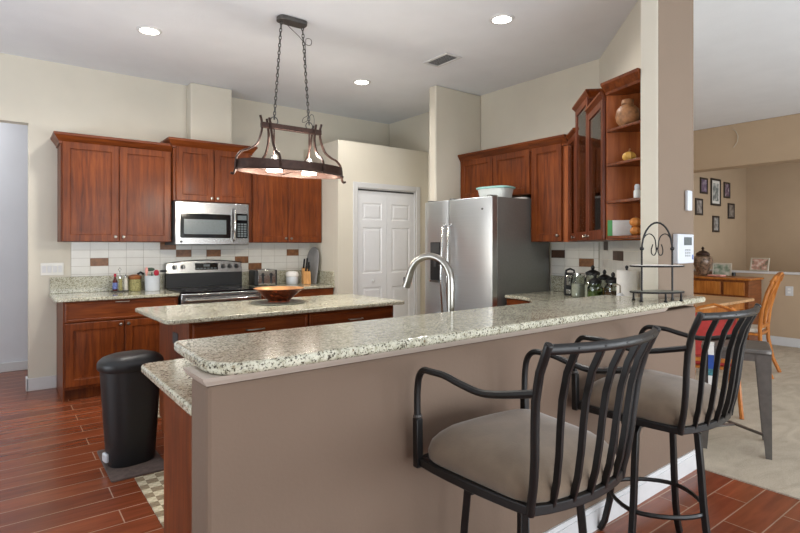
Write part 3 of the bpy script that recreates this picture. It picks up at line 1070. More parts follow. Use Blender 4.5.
for yy in (FY0 + 0.03, YS - 0.05, FY1 - 0.08):
    MB().box(FX + 0.02, yy, FZ + 0.0005, FX + 0.12, yy + 0.05, FZ + 0.016).build('hinge_cover', M['fridgeside'], t, world=True, bevel=0.004)
MB().box(FX + 0.04, FY0 + 0.02, 0.0, FX + 0.084, FY1 - 0.02, 0.095).build('kick_grille', M['black'], t, world=True)

# tub on top of the fridge
t = thing('plastic_tub', 'frosted plastic tub with aqua lid on top of the fridge', 'container', (3.97, 3.65, FZ + 0.0005), R(10))
def sq(rx, ry, z, n=28, e=0.6):
    return [(rx * abs(cos(2 * pi * i / n)) ** e * (1 if cos(2 * pi * i / n) >= 0 else -1), ry * abs(sin(2 * pi * i / n)) ** e * (1 if sin(2 * pi * i / n) >= 0 else -1), z) for i in range(n)]
MB().loft([sq(0.105, 0.14, 0), sq(0.115, 0.15, 0.01), sq(0.13, 0.17, 0.095)]).build('tub', M['tubplastic'], t)
MB().loft([sq(0.135, 0.178, 0.0955), sq(0.142, 0.186, 0.1), sq(0.142, 0.186, 0.112), sq(0.128, 0.17, 0.118)]).build('lid', M['lidblue'], t)
o = MB().loft([sq(0.10, 0.07, 0), sq(0.105, 0.075, 0.006), sq(0.105, 0.075, 0.018), sq(0.095, 0.065, 0.022)]).build('flat_dish', M['paper'], None)
o.location = (4.08, 3.53, FZ + 0.0005)
tag(o, 'flat white dish lying beside the plastic tub on the fridge', 'dish')
o.location = (4.28, 3.56, FZ + 0.0005)

# ------------------------------------------------------------------ microwave and stove
MX0, MX1, MYF, MZ0, MZ1 = 1.446, 2.226, 5.72, 1.39, 1.845
t = thing('microwave', 'stainless over the range microwave above the stove', 'microwave', (MX0, MYF, MZ0))
MB().box(MX0, MYF + 0.03, MZ0, MX1, YB - 0.012, MZ1).build('body', M['darkgrey'], t, world=True, bevel=0.004)
mb = MB().box(MX0, MYF, MZ0 + 0.004, MX1, MYF + 0.029, MZ1 - 0.002)
mb.build('front_panel', M['steel'], t, world=True, bevel=0.006)
wn = MB().prism(round_poly([(0.05, 0.075), (0.575, 0.075), (0.575, 0.33), (0.05, 0.33)], 0.02), 0, 0.005)
wn.v = [(MX0 + x, MYF - z, MZ0 + y) for x, y, z in wn.v]
wo = wn.build('door_window', M['blackglass'], t, world=True)
gp = MB().box(MX0 + 0.085, MYF - 0.0075, MZ0 + 0.115, MX0 + 0.525, MYF - 0.0055, MZ0 + 0.27)
go = gp.build('viewing_pane', M['screen'], wo)
go.location = -Vector(t.location)
pn = MB().prism(round_poly([(0.635, 0.075), (0.765, 0.075), (0.765, 0.345), (0.635, 0.345)], 0.012), 0, 0.005)
pn.v = [(MX0 + x, MYF - z, MZ0 + y) for x, y, z in pn.v]
po = pn.build('control_panel', M['blackglass'], t, world=True)
keys = MB()
for r_ in range(6):
    for c_ in range(3):
        keys.box(MX0 + 0.65 + c_ * 0.036, MYF - 0.007, MZ0 + 0.09 + r_ * 0.026, MX0 + 0.678 + c_ * 0.036, MYF - 0.0052, MZ0 + 0.108 + r_ * 0.026)
k_ = keys.build('keypad', M['screen'], po)
k_.location = -Vector(t.location)
dsp = MB().box(MX0 + 0.65, MYF - 0.007, MZ0 + 0.275, MX0 + 0.75, MYF - 0.0052, MZ0 + 0.325).build('display', M['screen'], po)
dsp.location = -Vector(t.location)
pts = [(MX0 + 0.607, MYF, MZ0 + 0.045)] + [(MX0 + 0.607, MYF - 0.03 - 0.02 * sin(pi * k / 10), MZ0 + 0.06 + 0.32 * k / 10) for k in range(11)] + [(MX0 + 0.607, MYF, MZ0 + 0.395)]
MB().tube(pts, 0.0, n=10, w=(0.012, 0.009)).build('handle', M['chrome'], t, world=True)
em = MB()
em.M = Matrix.Translation((MX0 + 0.06, MYF - 0.0005, MZ0 + 0.035)) @ Matrix.Rotation(R(90), 4, 'X')
em.lathe([(0.012, 0), (0.012, 0.002)], n=16)
em.build('round_emblem', M['darkgrey'], t, world=True)

SX0, SX1, SY = 1.436, 2.268, 5.46
t = thing('stove', 'stainless electric stove with black glass top', 'stove', (SX0, SY, 0))
MB().box(SX0 + 0.004, SY + 0.03, 0.02, SX1 - 0.004, YB - 0.04, 0.905).build('body', M['black'], t, world=True, bevel=0.003)
ck = MB().box(SX0 + 0.002, SY + 0.005, 0.906, SX1 - 0.002, YB - 0.125, 0.926)
ck = ck.build('glass_cooktop', M['blackglass'], t, world=True, bevel=0.004)
for (bx, by, br) in ((1.63, 5.62, 0.1), (2.06, 5.62, 0.085), (1.63, 5.86, 0.08), (2.06, 5.86, 0.1)):
    rb = MB().tube([(bx - SX0 + br * cos(2 * pi * k / 28), by - SY + br * sin(2 * pi * k / 28), 0.9265) for k in range(28)], 0.002, n=4, closed=True)
    rb.build('burner_ring', M['darkgrey'], ck)
bp = MB()
n = 16
prof = []
for k in range(n + 1):
    u = k / n
    prof.append((SX0 + 0.002 + (SX1 - SX0 - 0.004) * u, 1.195 + 0.032 * (1 - (2 * u - 1) ** 2)))
rings = []
for x, zt in prof:
    rings.append([(x, YB - 0.12, 1.085), (x, YB - 0.105, zt - 0.01), (x, YB - 0.095, zt), (x, YB - 0.04, zt), (x, YB - 0.04, 1.085)])
bp.loft(rings)
bpo = bp.build('backguard', M['steel'], t, world=True, angle=30)
MB().box(SX0 + 0.002, YB - 0.115, 0.9275, SX1 - 0.002, YB - 0.045, 1.084).build('black_riser', M['black'], t, world=True)
for kx in (0.085, 0.17, 0.61, 0.685, 0.765):
    kb = MB()
    kb.M = Matrix.Translation((SX0 + kx, YB - 0.113, 1.15)) @ Matrix.Rotation(R(83), 4, 'X')
    kb.lathe([(0.026, 0), (0.026, 0.006), (0.019, 0.01), (0.018, 0.026), (0.014, 0.03)], n=18)
    ko = kb.build('knob', M['black'], t, world=True)
    kc = MB()
    kc.M = kb.M
    kc.box(-0.004, -0.016, 0.0302, 0.004, 0.016, 0.034)
    kco = kc.build('pointer', M['chrome'], ko)
    kco.location = -Vector(t.location)
dm = MB()
dm.M = Matrix.Translation((SX0 + 0.30, YB - 0.1185, 1.115)) @ Matrix.Rotation(R(-7), 4, 'X')
dm.box(0, -0.004, 0, 0.25, 0.004, 0.075)
dmo = dm.build('control_display', M['blackglass'], t, world=True, bevel=0.002)
kd = MB()
kd.M = dm.M
for c_ in range(6):
    kd.box(0.015 + c_ * 0.038, -0.0055, 0.01, 0.042 + c_ * 0.038, -0.0042, 0.022)
kd.box(0.09, -0.0055, 0.035, 0.16, -0.0042, 0.06)
kdo = kd.build('buttons', M['screen'], dmo)
kdo.location = -Vector(t.location)
MB().box(SX0 + 0.003, SY, 0.22, SX1 - 0.003, SY + 0.029, 0.80).build('oven_door', M['steel'], t, world=True, bevel=0.006)
MB().box(SX0 + 0.003, SY, 0.803, SX1 - 0.003, SY + 0.029, 0.905).build('vent_trim', M['steel'], t, world=True, bevel=0.01)
vs = MB()
for k in range(4):
    vs.box(SX0 + 0.05 + k * 0.19, SY - 0.001, 0.868, SX0 + 0.2 + k * 0.19, SY + 0.003, 0.876)
vs.build('vent_slots', M['black'], t, world=True)
pts = [(SX0 + 0.05, SY, 0.835)] + [(SX0 + 0.06 + (SX1 - SX0 - 0.12) * k / 12, SY - 0.035 - 0.025 * sin(pi * k / 12), 0.84) for k in range(13)] + [(SX1 - 0.05, SY, 0.835)]
MB().tube(pts, 0.0, n=12, w=(0.02, 0.012)).build('oven_handle', M['chrome'], t, world=True)
MB().box(SX0 + 0.003, SY, 0.03, SX1 - 0.003, SY + 0.029, 0.215).build('lower_drawer', M['steel'], t, world=True, bevel=0.006)

# ------------------------------------------------------------------ pendant pot-rack light over the island
PC = (1.85, 3.85)
PA = R(0)
t = thing('pendant_light', 'oval oil bronze pendant light hung on chains above the island', 'ceiling lamp', (PC[0], PC[1], 1.95), PA)


def stadium(a, b, z, n=40):
    return [(a * cos(2 * pi * i / n), b * sin(2 * pi * i / n), z) for i in range(n)]


n = 48
A_, B_ = 0.445, 0.20
rg = MB()
out_lo, out_hi = stadium(A_, B_, 0.0, n), stadium(A_, B_, 0.075, n)
in_lo, in_hi = stadium(A_ - 0.008, B_ - 0.008, 0.0, n), stadium(A_ - 0.008, B_ - 0.008, 0.075, n)
rg.loft([out_lo, out_hi, in_hi, in_lo, out_lo], cap=False)
rg.build('oval_band', M['bronze'], t)
MB().tube(stadium(A_ + 0.006, B_ + 0.006, 0.004, n), 0.007, n=6, closed=True).build('lower_rim', M['bronze'], t)
gr = MB()
for k in (0,):
    x = k * 0.12
    yb = (B_ - 0.01) * math.sqrt(max(0, 1 - (x / (A_ - 0.008)) ** 2))
    gr.tube([(x, -yb, 0.012), (x, yb, 0.012)], 0.004, n=6)
gr.build('bottom_grid', M['bronze'], t)
ZB = 0.335
MB().box(-0.255, -0.02, ZB, 0.255, 0.02, ZB + 0.04).build('top_beam', M['bronze'], t, bevel=0.004)
for sx in (-1, 1):
    for sy in (-1, 1):
        pts = []
        ctl = [(0.20, 0.024, ZB + 0.075), (0.19, 0.026, ZB + 0.02), (0.182, 0.03, ZB - 0.05), (0.18, 0.05, ZB - 0.12), (0.18, 0.095, ZB - 0.185), (0.18, 0.15, ZB - 0.215), (0.18, 0.176, ZB - 0.25), (0.18, 0.186, 0.05), (0.18, 0.188, 0.02)]
        a = MB().tube(smooth([(sx * x, sy * y, z) for x, y, z in ctl]), 0, n=8, w=(0.012, 0.009))
        a.build('curved_arm', M['bronze'], t)
    ctl = [(0.262, 0, ZB + 0.09), (0.25, 0, ZB + 0.04), (0.252, 0, ZB - 0.03), (0.29, 0, ZB - 0.13), (0.35, 0, ZB - 0.175), (0.40, 0, ZB - 0.195), (0.437, 0, ZB - 0.23), (0.452, 0, 0.06), (0.455, 0, 0.0), (0.468, 0, -0.035), (0.49, 0, -0.03)]
    MB().tube(smooth([(sx * x, y, z) for x, y, z in ctl]), 0, n=8, w=(0.012, 0.009)).build('end_arm', M['bronze'], t)
for sx in (-1, 1):
    x = sx * 0.15
    MB().tube([(x, 0, ZB), (x, 0, 0.13)], 0.006, n=8).build('stem', M['bronze'], t)
    sk = MB().lathe([(0.012, 0.05), (0.022, 0.045), (0.03, 0.02), (0.055, 0.0), (0.052, 0.0), (0.02, 0.02)], (x, 0, 0.085), n=20)
    sko = sk.build('socket', M['pewter'], t)
    bl = MB().lathe([(0.02, 0.075), (0.03, 0.055), (0.05, 0.03), (0.06, 0.01), (0.058, 0.0), (0.03, -0.004)], (x, 0, 0.006), n=20)
    bl.build('bulb', M['lamp'], sko)
    l = bpy.data.lights.new('pendant_bulb_light', 'POINT')
    l.energy = 22
    l.color = (1, 0.9, 0.76)
    l.shadow_soft_size = 0.06
    lo = bpy.data.objects.new('pendant_bulb_light', l)
    lo.location = (x, 0, -0.06)
    lo.parent = t
    COL.objects.link(lo)
    l2 = bpy.data.lights.new('pendant_upward_light', 'POINT')
    l2.energy = 5
    l2.color = (1, 0.93, 0.84)
    l2.shadow_soft_size = 0.03
    lo2 = bpy.data.objects.new('pendant_upward_light', l2)
    lo2.location = (x, -0.05, 0.16)
    lo2.parent = t
    COL.objects.link(lo2)


def chain_mesh(p0, p1, n, r=0.0038):
    mb = MB()
    P0, P1 = Vector(p0), Vector(p1)
    d_ = (P1 - P0)
    L_ = d_.length / n
    dn = d_.normalized()
    u = dn.orthogonal().normalized()
    v = dn.cross(u)
    for k in range(n):
        cpos = P0 + d_ * ((k + 0.5) / n)
        side = u if k % 2 else v
        mb.tube([cpos + dn * (L_ * 0.66 * cos(2 * pi * i / 12)) + side * (L_ * 0.3 * sin(2 * pi * i / 12)) for i in range(12)], r, n=5, closed=True)
    return mb


ZC_ = CEIL - 1.95
for sx in (-1, 1):
    chain_mesh((sx * 0.09, 0, ZC_ - 0.035), (sx * 0.15, 0, ZB + 0.075), 26).build('chain', M['pewter'], t)
    MB().tube([(sx * 0.15 + 0.03 * cos(a_), 0, ZB + 0.062 + 0.03 * sin(a_)) for a_ in [2 * pi * k / 14 for k in range(14)]], 0.004, n=6, closed=True).build('hanging_ring', M['pewter'], t)
cord = [(-0.075, 0, ZC_ - 0.03), (-0.03, -0.01, ZC_ - 0.07), (0.06, 0.0, ZC_ - 0.12), (0.12, 0, ZC_ - 0.17), (0.165, 0, ZC_ - 0.165), (0.17, 0, ZC_ - 0.125), (0.135, 0, ZC_ - 0.12), (0.118, 0, ZC_ - 0.17), (0.13, 0.006, ZC_ - 0.5), (0.145, 0.006, ZB + 0.17), (0.1, 0.0, ZB + 0.12), (0.09, 0, ZB + 0.085), (0.13, 0, ZB + 0.1), (0.17, 0, ZB + 0.16), (0.195, 0, ZB + 0.13), (0.19, 0, ZB + 0.042)]
MB().tube(smooth(cord, 3), 0.0025, n=6).build('electric_cord', M['pewter'], t)
cp = round_poly([(-0.122, -0.055), (0.122, -0.055), (0.122, 0.055), (-0.122, 0.055)], 0.05, 8)
MB().prism(cp, ZC_ - 0.036, ZC_ - 0.001).build('ceiling_plate', M['pewter'], t, bevel=0.006)


# ------------------------------------------------------------------ recessed lights and vent
def can_light(x, y, label, power=20):
    t = thing('recessed_light', label, 'ceiling lamp', (x, y, CEIL - 0.012), 0, 'recessed ceiling lights')
    n = 32
    MB().loft([[(r * cos(2 * pi * i / n), r * sin(2 * pi * i / n), z) for i in range(n)] for r, z in ((0.075, 0.0), (0.088, 0.0), (0.1, 0.0115), (0.075, 0.0115))] , cap=False).build('trim_ring', M['trim'], t)
    MB().lathe([(0.0745, 0.004), (0.0745, 0.0115)], n=n).build('lens', M['can'], t)
    l = bpy.data.lights.new('recessed_lamp', 'SPOT')
    l.energy = power * 5
    l.spot_size = R(168)
    l.spot_blend = 0.8
    l.shadow_soft_size = 0.09
    l.color = (1.0, 0.95, 0.89)
    lo = bpy.data.objects.new('recessed_lamp', l)
    lo.location = (0, 0, -0.02)
    lo.parent = t
    COL.objects.link(lo)


can_light(1.0, 4.76, 'round recessed ceiling light at upper left above the left wall cabinets')
can_light(3.16, 2.84, 'round recessed ceiling light nearest the column and ceiling vent', 15)
can_light(3.155, 4.85, 'round recessed ceiling light above the pantry door', 9)

t = thing('ceiling_vent', 'white slatted air vent in the ceiling above the wing wall', 'vent', (3.40, 3.81, CEIL - 0.012))
MB().box(-0.10, -0.17, 0, 0.10, -0.145, 0.0115).box(-0.10, 0.145, 0, 0.10, 0.17, 0.0115).box(-0.10, -0.145, 0, -0.075, 0.145, 0.0115).box(0.075, -0.145, 0, 0.10, 0.145, 0.0115).build('frame', M['vent'], t, bevel=0.002)
MB().box(-0.074, -0.144, 0.009, 0.074, 0.144, 0.0112).build('duct_opening', M['ventdark'], t)
sl = MB()
for k in range(7):
    x = -0.066 + k * 0.022
    sl.add([(x - 0.008, -0.144, 0.001), (x + 0.006, -0.144, 0.008), (x + 0.006, 0.144, 0.008), (x - 0.008, 0.144, 0.001), (x - 0.008, -0.144, 0.002), (x + 0.006, -0.144, 0.0088), (x + 0.006, 0.144, 0.0088), (x - 0.008, 0.144, 0.002)], [(0, 1, 2, 3), (4, 7, 6, 5), (0, 3, 7, 4), (1, 5, 6, 2), (0, 4, 5, 1), (3, 2, 6, 7)])
sl.build('louvres', M['vent'], t)

# ------------------------------------------------------------------ bar stools
def make_stool(label, loc, rz, leg_rot):
    t = thing('bar_stool', label, 'bar stool', (loc[0], loc[1], 0), rz, 'black iron bar stools')
    SZ = 0.655
    FW, BW, FY, BY = 0.257, 0.211, 0.22, -0.219
    # seat ring
    pts = []
    for k in range(9):
        u = k / 8
        pts.append((-BW + 2 * BW * u, BY - 0.035 * (1 - (2 * u - 1) ** 2), SZ))
    for k in range(1, 6):
        u = k / 6
        pts.append((BW + (FW - BW) * u + 0.012 * sin(pi * u), BY + (FY - BY) * u, SZ))
    for k in range(9):
        u = k / 8
        pts.append((FW - 2 * FW * u, FY + 0.02 * (1 - (2 * u - 1) ** 2), SZ))
    for k in range(1, 6):
        u = 1 - k / 6
        pts.append((-(BW + (FW - BW) * u + 0.012 * sin(pi * u)), BY + (FY - BY) * u, SZ))
    MB().tube(pts, 0, n=4, w=(0.011, 0.014), closed=True).build('seat_frame', M['iron'], t, bevel=0.003)
    # swivel plate and under-bars
    ub = MB().lathe([(0.09, SZ - 0.045), (0.09, SZ - 0.03)], n=20)
    ub.box(-0.24, -0.015, SZ - 0.029, 0.24, 0.015, SZ - 0.012).box(-0.015, -0.215, SZ - 0.0295, 0.015, 0.205, SZ - 0.0125)
    ub.build('swivel_plate', M['iron'], t)
    # cushion
    def outline(sc, z, off=0.0):
        o_ = []
        base = [(-BW, BY - 0.0), (0.0, BY - 0.03), (BW, BY - 0.0), (FW - 0.005, FY - 0.01), (0.0, FY + 0.012), (-(FW - 0.005), FY - 0.01)]
        rp = round_poly(base, [0.08, 0.15, 0.08, 0.09, 0.2, 0.09], 6)
        return [(x * sc, y * sc, z) for x, y in rp]
    cu = MB()
    cu.loft([outline(1.0, SZ + 0.008), outline(1.045, SZ + 0.02), outline(1.055, SZ + 0.045), outline(1.02, SZ + 0.072), outline(0.94, SZ + 0.094), outline(0.82, SZ + 0.115), outline(0.62, SZ + 0.13), outline(0.35, SZ + 0.139), outline(0.12, SZ + 0.142)])
    cu.build('seat_cushion', M['suede'], t, angle=80)
    # back: posts, slats, top rail
    TW, TYo, TZ = 0.251, -0.314, 1.122

    def back(u, s):
        """u -1..1 across, s 0..1 up"""
        wdt = BW + (TW - BW) * s
        bow = -0.035 * (1 - u * u) * (1 - s) - 0.055 * (1 - u * u) * s
        lean = [0, -0.018, -0.028, -0.034, -0.042, -0.06, TYo - BY]
        f = s * 6
        i = min(5, int(f))
        ly = lean[i] + (lean[i + 1] - lean[i]) * (f - i)
        return (u * wdt, BY + ly + bow, SZ + (TZ - SZ) * s)
    for u in (-1, 1):
        MB().tube([back(u, -0.03 + 1.05 * k / 12) if k else (u * BW, BY, SZ - 0.014) for k in range(13)], 0, n=8, w=(0.0132, 0.0132)).build('back_post', M['iron'], t, bevel=0.004)
    for k_ in range(5):
        u = -0.68 + 1.36 * k_ / 4
        MB().tube([back(u, k / 12) for k in range(13)], 0, n=4, w=(0.0062, 0.0095), up=(0, 1, 0)).build('back_slat', M['iron'], t, bevel=0.002)
    tr_ = MB().tube([back(-1.0 + 2.0 * k / 14, 0.985) for k in range(15)], 0, n=8, w=(0.011, 0.016))
    tr_.build('top_rail', M['iron'], t, bevel=0.006)
    for u in (-1, 1):
        P = back(u, 0.72)
        ctl = [P, (u * 0.25, -0.2, 0.975), (u * 0.254, -0.12, 0.957), (u * 0.256, -0.06, 0.951), (u * 0.26, 0.02, 0.96), (u * 0.263, 0.085, 0.971), (u * 0.268, 0.14, 0.972), (u * 0.267, 0.19, 0.968), (u * 0.265, 0.218, 0.938), (u * 0.264, 0.228, 0.89), (u * 0.263, 0.23, 0.84), (u * 0.262, 0.23, 0.79)]
        a = MB().tube(smooth(ctl), 0, n=8, w=(0.0115, 0.0115), up=(0, 0, 1))
        ao = a.build('armrest', M['iron'], t)
        MB().tube([(u * 0.262, 0.229, 0.80), (u * 0.262, 0.226, 0.635)], 0, n=4, w=(0.013, 0.013)).build('arm_post', M['iron'], t, bevel=0.003)
        MB().lathe([(0.013, 0), (0.0165, 0.006), (0.013, 0.012)], (u * 0.262, 0.229, 0.80), n=12).build('arm_collar', M['pewter'], ao)
    # legs
    rot = leg_rot - rz
    for k in range(4):
        a = rot + k * pi / 2
        prof = [(0.085, 0.612), (0.155, 0.61), (0.178, 0.585), (0.19, 0.45), (0.2, 0.3), (0.215, 0.16), (0.24, 0.055), (0.262, 0.006)]
        MB().tube([(r_ * cos(a), r_ * sin(a), z) for r_, z in prof], 0, n=4, w=(0.0125, 0.0125), up=(-sin(a), cos(a), 0)).build('leg', M['iron'], t, bevel=0.003)
    for k in range(4):
        a = rot + k * pi / 2
        b_ = a + pi / 2
        pts = []
        r_, z = 0.2, 0.255
        for j in range(9):
            u = j / 8
            p = Vector((r_ * cos(a), r_ * sin(a), z)).lerp(Vector((r_ * cos(b_), r_ * sin(b_), z)), u)
            p *= 1.0
            bow = 1.0 + 0.3 * sin(pi * u)
            pts.append((p.x * bow, p.y * bow, z))
        MB().tube(pts, 0, n=6, w=(0.008, 0.01)).build('footrest_bar', M['iron'], t)
    return t


make_stool('nearer black iron bar stool with taupe seat, in the foreground', (1.381, 1.15), -0.044, R(42))
make_stool('farther black iron bar stool with taupe seat, beside the column end of the bar', (2.348, 1.203), -0.034, R(3))

# ------------------------------------------------------------------ trash can, mat, rugs
t = thing('trash_can', 'black plastic step trash can with domed lid at the peninsula end', 'trash can', (0.678, 3.74, 0.013), R(10))
def ov(a, b, z, n=36, e=0.8):
    return sq(a, b, z, n, e)
MB().loft([ov(0.134, 0.106, 0), ov(0.14, 0.11, 0.02), ov(0.158, 0.124, 0.3), ov(0.175, 0.136, 0.59)]).build('bin_body', M['black'], t, angle=50)
MB().loft([ov(0.183, 0.145, 0.591), ov(0.19, 0.15, 0.6), ov(0.19, 0.15, 0.632), ov(0.183, 0.145, 0.648), ov(0.16, 0.126, 0.668), ov(0.11, 0.09, 0.683), ov(0.04, 0.03, 0.688)]).build('lid', M['black'], t, angle=50)
MB().box(-0.162, -0.03, 0.03, -0.138, 0.03, 0.085).build('pedal_label', M['white'], t, bevel=0.008)
o = MB().prism(round_poly([(-0.16, -0.29), (0.16, -0.29), (0.16, 0.29), (-0.16, 0.29)], 0.02), 0.0005, 0.012).build('floor_mat', M['mat'], None, bevel=0.003)
o.location = (0.685, 3.76, 0)
tag(o, 'grey brown mat under the black trash can', 'mat')
o = MB().box(0.645, 2.45, 0.0005, 1.9, 3.45, 0.008).build('kitchen_rug', M['rug'], None)
tag(o, 'beige check rug between the peninsula and the island', 'rug')
o = MB().box(0.9, 4.55, 0.0005, 2.2, 5.2, 0.008).build('kitchen_rug', M['rug'], None)
tag(o, 'beige check rug on the floor before the stove behind trash can', 'rug')

# ------------------------------------------------------------------ left counter things
ZT = 0.9165
t = thing('condiment_caddy', 'small metal condiment caddy on the counter left of the stove', 'caddy', (0.985, 6.0, ZT))
MB().lathe([(0.07, 0), (0.075, 0.004), (0.075, 0.012), (0.07, 0.014)], n=24, sx=1.1, sy=0.75).build('tray', M['pewter'], t)
MB().tube([(0, 0, 0.012), (0, 0, 0.2), (0.012, 0, 0.225), (0, 0, 0.245), (-0.012, 0, 0.225), (0, 0, 0.2)], 0.003, n=6).build('handle', M['chrome'], t)
def bottle(name, label, x, y, z, prof, mat, cat, capm, capprof, extra=None):
    t = thing(name, label, cat, (x, y, z))
    MB().lathe(prof, n=18).build('bottle_body', M[mat], t)
    MB().lathe(capprof, n=16).build('cap', M[capm], t)
    if extra:
        MB().lathe(extra[1], n=18, cap=False).build('paper_label', M[extra[0]], t)
    return t
zc = ZT + 0.0145
bottle('sauce_bottle', 'dark red sauce bottle with blue label in the caddy', 0.94, 5.99, zc, [(0.021, 0), (0.023, 0.004), (0.023, 0.09), (0.01, 0.125), (0.01, 0.14)], 'sauce', 'bottle', 'crimson', [(0.0115, 0.1405), (0.0115, 0.17)], ('labelblue', [(0.0235, 0.015), (0.0235, 0.08)]))
bottle('pepper_shaker', 'slim glass shaker with dark pepper beside the sauce bottle', 0.985, 5.965, zc, [(0.016, 0), (0.018, 0.004), (0.014, 0.12)], 'herb', 'shaker', 'chrome', [(0.015, 0.1205), (0.015, 0.14), (0.004, 0.15)])
bottle('salt_shaker', 'slim glass shaker of salt at the right of the caddy', 1.035, 5.985, zc, [(0.02, 0), (0.022, 0.004), (0.02, 0.06), (0.012, 0.13)], 'salt', 'shaker', 'chrome', [(0.013, 0.1305), (0.014, 0.15), (0.004, 0.158)])
t = thing('storage_jar', 'glass storage jar with brown wooden lid beside the utensil crock', 'jar', (1.13, 6.035, ZT))
MB().lathe([(0.055, 0), (0.06, 0.006), (0.06, 0.115), (0.055, 0.12)], n=22).build('jar_body', M['herb'], t)
MB().lathe([(0.062, 0.1205), (0.064, 0.125), (0.064, 0.15), (0.04, 0.165), (0.012, 0.168)], n=22).build('lid', M['woodlid'], t)
MB().tube([(0.02, -0.02, 0.169), (0.05, -0.02, 0.19), (0.08, -0.03, 0.17)], 0.012, n=8).build('scoop', M['black'], t)
t = thing('utensil_crock', 'white ceramic utensil crock beside the stove', 'crock', (1.275, 5.93, ZT))
MB().lathe([(0.066, 0), (0.07, 0.005), (0.075, 0.15), (0.078, 0.158), (0.072, 0.158), (0.068, 0.15), (0.062, 0.02), (0.01, 0.018)], n=28).build('crock_body', M['white'], t)
cx, cy = 1.275, 5.93
def utensil(name, label, dx, dy, lean, head, mat, hm):
    t = thing(name, label, 'utensil', (cx + dx, cy + dy, ZT + 0.02))
    tip = Vector((lean[0], lean[1], lean[2]))
    MB().tube([(0, 0, 0.0), tuple(tip * 0.5), tuple(tip)], 0.006, n=8).build('handle', M[hm], t)
    mb = MB()
    mb.sphere(tuple(tip + Vector(head[:3])), head[3], 14, 8, head[4])
    mb.build('head', M[mat], t)
utensil('spatula', 'pale pink spatula standing in the white crock', -0.045, 0.0, (-0.01, 0.0, 0.16), (0, 0, 0.03, 0.03, (0.5, 0.25, 1.3)), 'pink', 'pink')
utensil('serving_spoon', 'dark green serving spoon lying across the white crock', 0.0, 0.02, (0.0, 0.0, 0.17), (-0.012, 0.02, 0.03, 0.034, (1.3, 0.5, 0.6)), 'greenutensil', 'greenutensil')
utensil('scraper', 'crimson scraper standing in the white crock', 0.03, -0.02, (0.005, 0.0, 0.14), (0.0, 0, 0.025, 0.028, (0.9, 0.35, 1.2)), 'crimson', 'crimson')
utensil('ladle', 'black ladle leaning out of the white crock towards the stove', 0.0, 0.01, (0.055, -0.01, 0.17), (0.05, -0.01, 0.012, 0.025, (1.6, 0.5, 0.45)), 'black', 'black')

# light switch plate on the back wall
t = thing('light_switch', 'cream four gang light switch plate left of the backsplash', 'light switch', (0.42, YB - 0.0015, 1.155))
MB().box(-0.095, -0.006, -0.06, 0.095, 0, 0.06).build('plate', M['tilew'], t, bevel=0.003)
for k in range(4):
    MB().box(-0.083 + k * 0.044, -0.010, -0.033, -0.05 + k * 0.044, -0.0065, 0.033).build('rocker', M['trim'], t, bevel=0.002)

# ------------------------------------------------------------------ right of stove things
t = thing('toaster', 'chrome and black toaster with two levers right of the stove', 'toaster', (2.48, 5.95, ZT), R(-4))
def rr_box(x0, y0, z0, x1, y1, z1, r=0.03):
    p = round_poly([(x0, z0), (x1, z0), (x1, z1), (x0, z1)], [0.01, 0.01, r, r])
    mb = MB()
    mb.loft([[(x, y0, z) for x, z in p], [(x, y1, z) for x, z in p]])
    return mb
rr_box(-0.085, -0.105, 0.012, 0.125, 0.105, 0.19, 0.04).build('housing', M['chrome'], t, bevel=0.004)
rr_box(-0.125, -0.11, 0.005, -0.0855, 0.11, 0.185, 0.03).build('side_cap', M['black'], t, bevel=0.004)
rr_box(0.1255, -0.11, 0.005, 0.14, 0.11, 0.185, 0.02).build('side_cap', M['black'], t, bevel=0.004)
for x in (-0.03, 0.07):
    MB().box(x - 0.012, -0.109, 0.05, x + 0.012, -0.1055, 0.15).build('lever_slot', M['black'], t)
    MB().box(x - 0.02, -0.13, 0.12, x + 0.02, -0.1095, 0.134).build('lever', M['black'], t, bevel=0.003)
    k = MB()
    k.M = Matrix.Translation((x, -0.1055, 0.04)) @ Matrix.Rotation(R(90), 4, 'X')
    k.lathe([(0.012, 0), (0.012, 0.012), (0.009, 0.014)], n=14).build('dial', M['black'], t)
MB().box(-0.06, -0.06, 0.1905, 0.10, -0.03, 0.192).box(-0.06, 0.03, 0.1905, 0.10, 0.06, 0.192).build('bread_slots', M['black'], t)
t = thing('canister', 'white ribbed ceramic canister with rounded top between toaster and knife block', 'canister', (2.87, 5.97, ZT))
n = 48
rings = []
for rr_, z in ((0.06, 0), (0.066, 0.004), (0.069, 0.05), (0.069, 0.09)):
    rings.append([((rr_ + 0.0035 * (i % 2)) * cos(2 * pi * i / n), (rr_ + 0.0035 * (i % 2)) * sin(2 * pi * i / n), z) for i in range(n)])
MB().loft(rings).build('ribbed_pot', M['white'], t, angle=60)
MB().lathe([(0.07, 0.0905), (0.078, 0.1), (0.078, 0.12), (0.066, 0.145), (0.04, 0.155), (0.01, 0.158)], n=28).build('lid', M['paper'], t)
t = thing('knife_block', 'maple knife block with black handled knives on the counter', 'knife block', (3.005, 5.86, ZT), R(-15))
kb = MB()
kb.loft([[(-0.045, -0.06, 0), (0.045, -0.06, 0), (0.045, 0.06, 0), (-0.045, 0.06, 0)], [(-0.045, -0.045, 0.14), (0.045, -0.045, 0.14), (0.045, 0.06, 0.20), (-0.045, 0.06, 0.20)]])
kb.build('block', M['maple'], t, bevel=0.004)
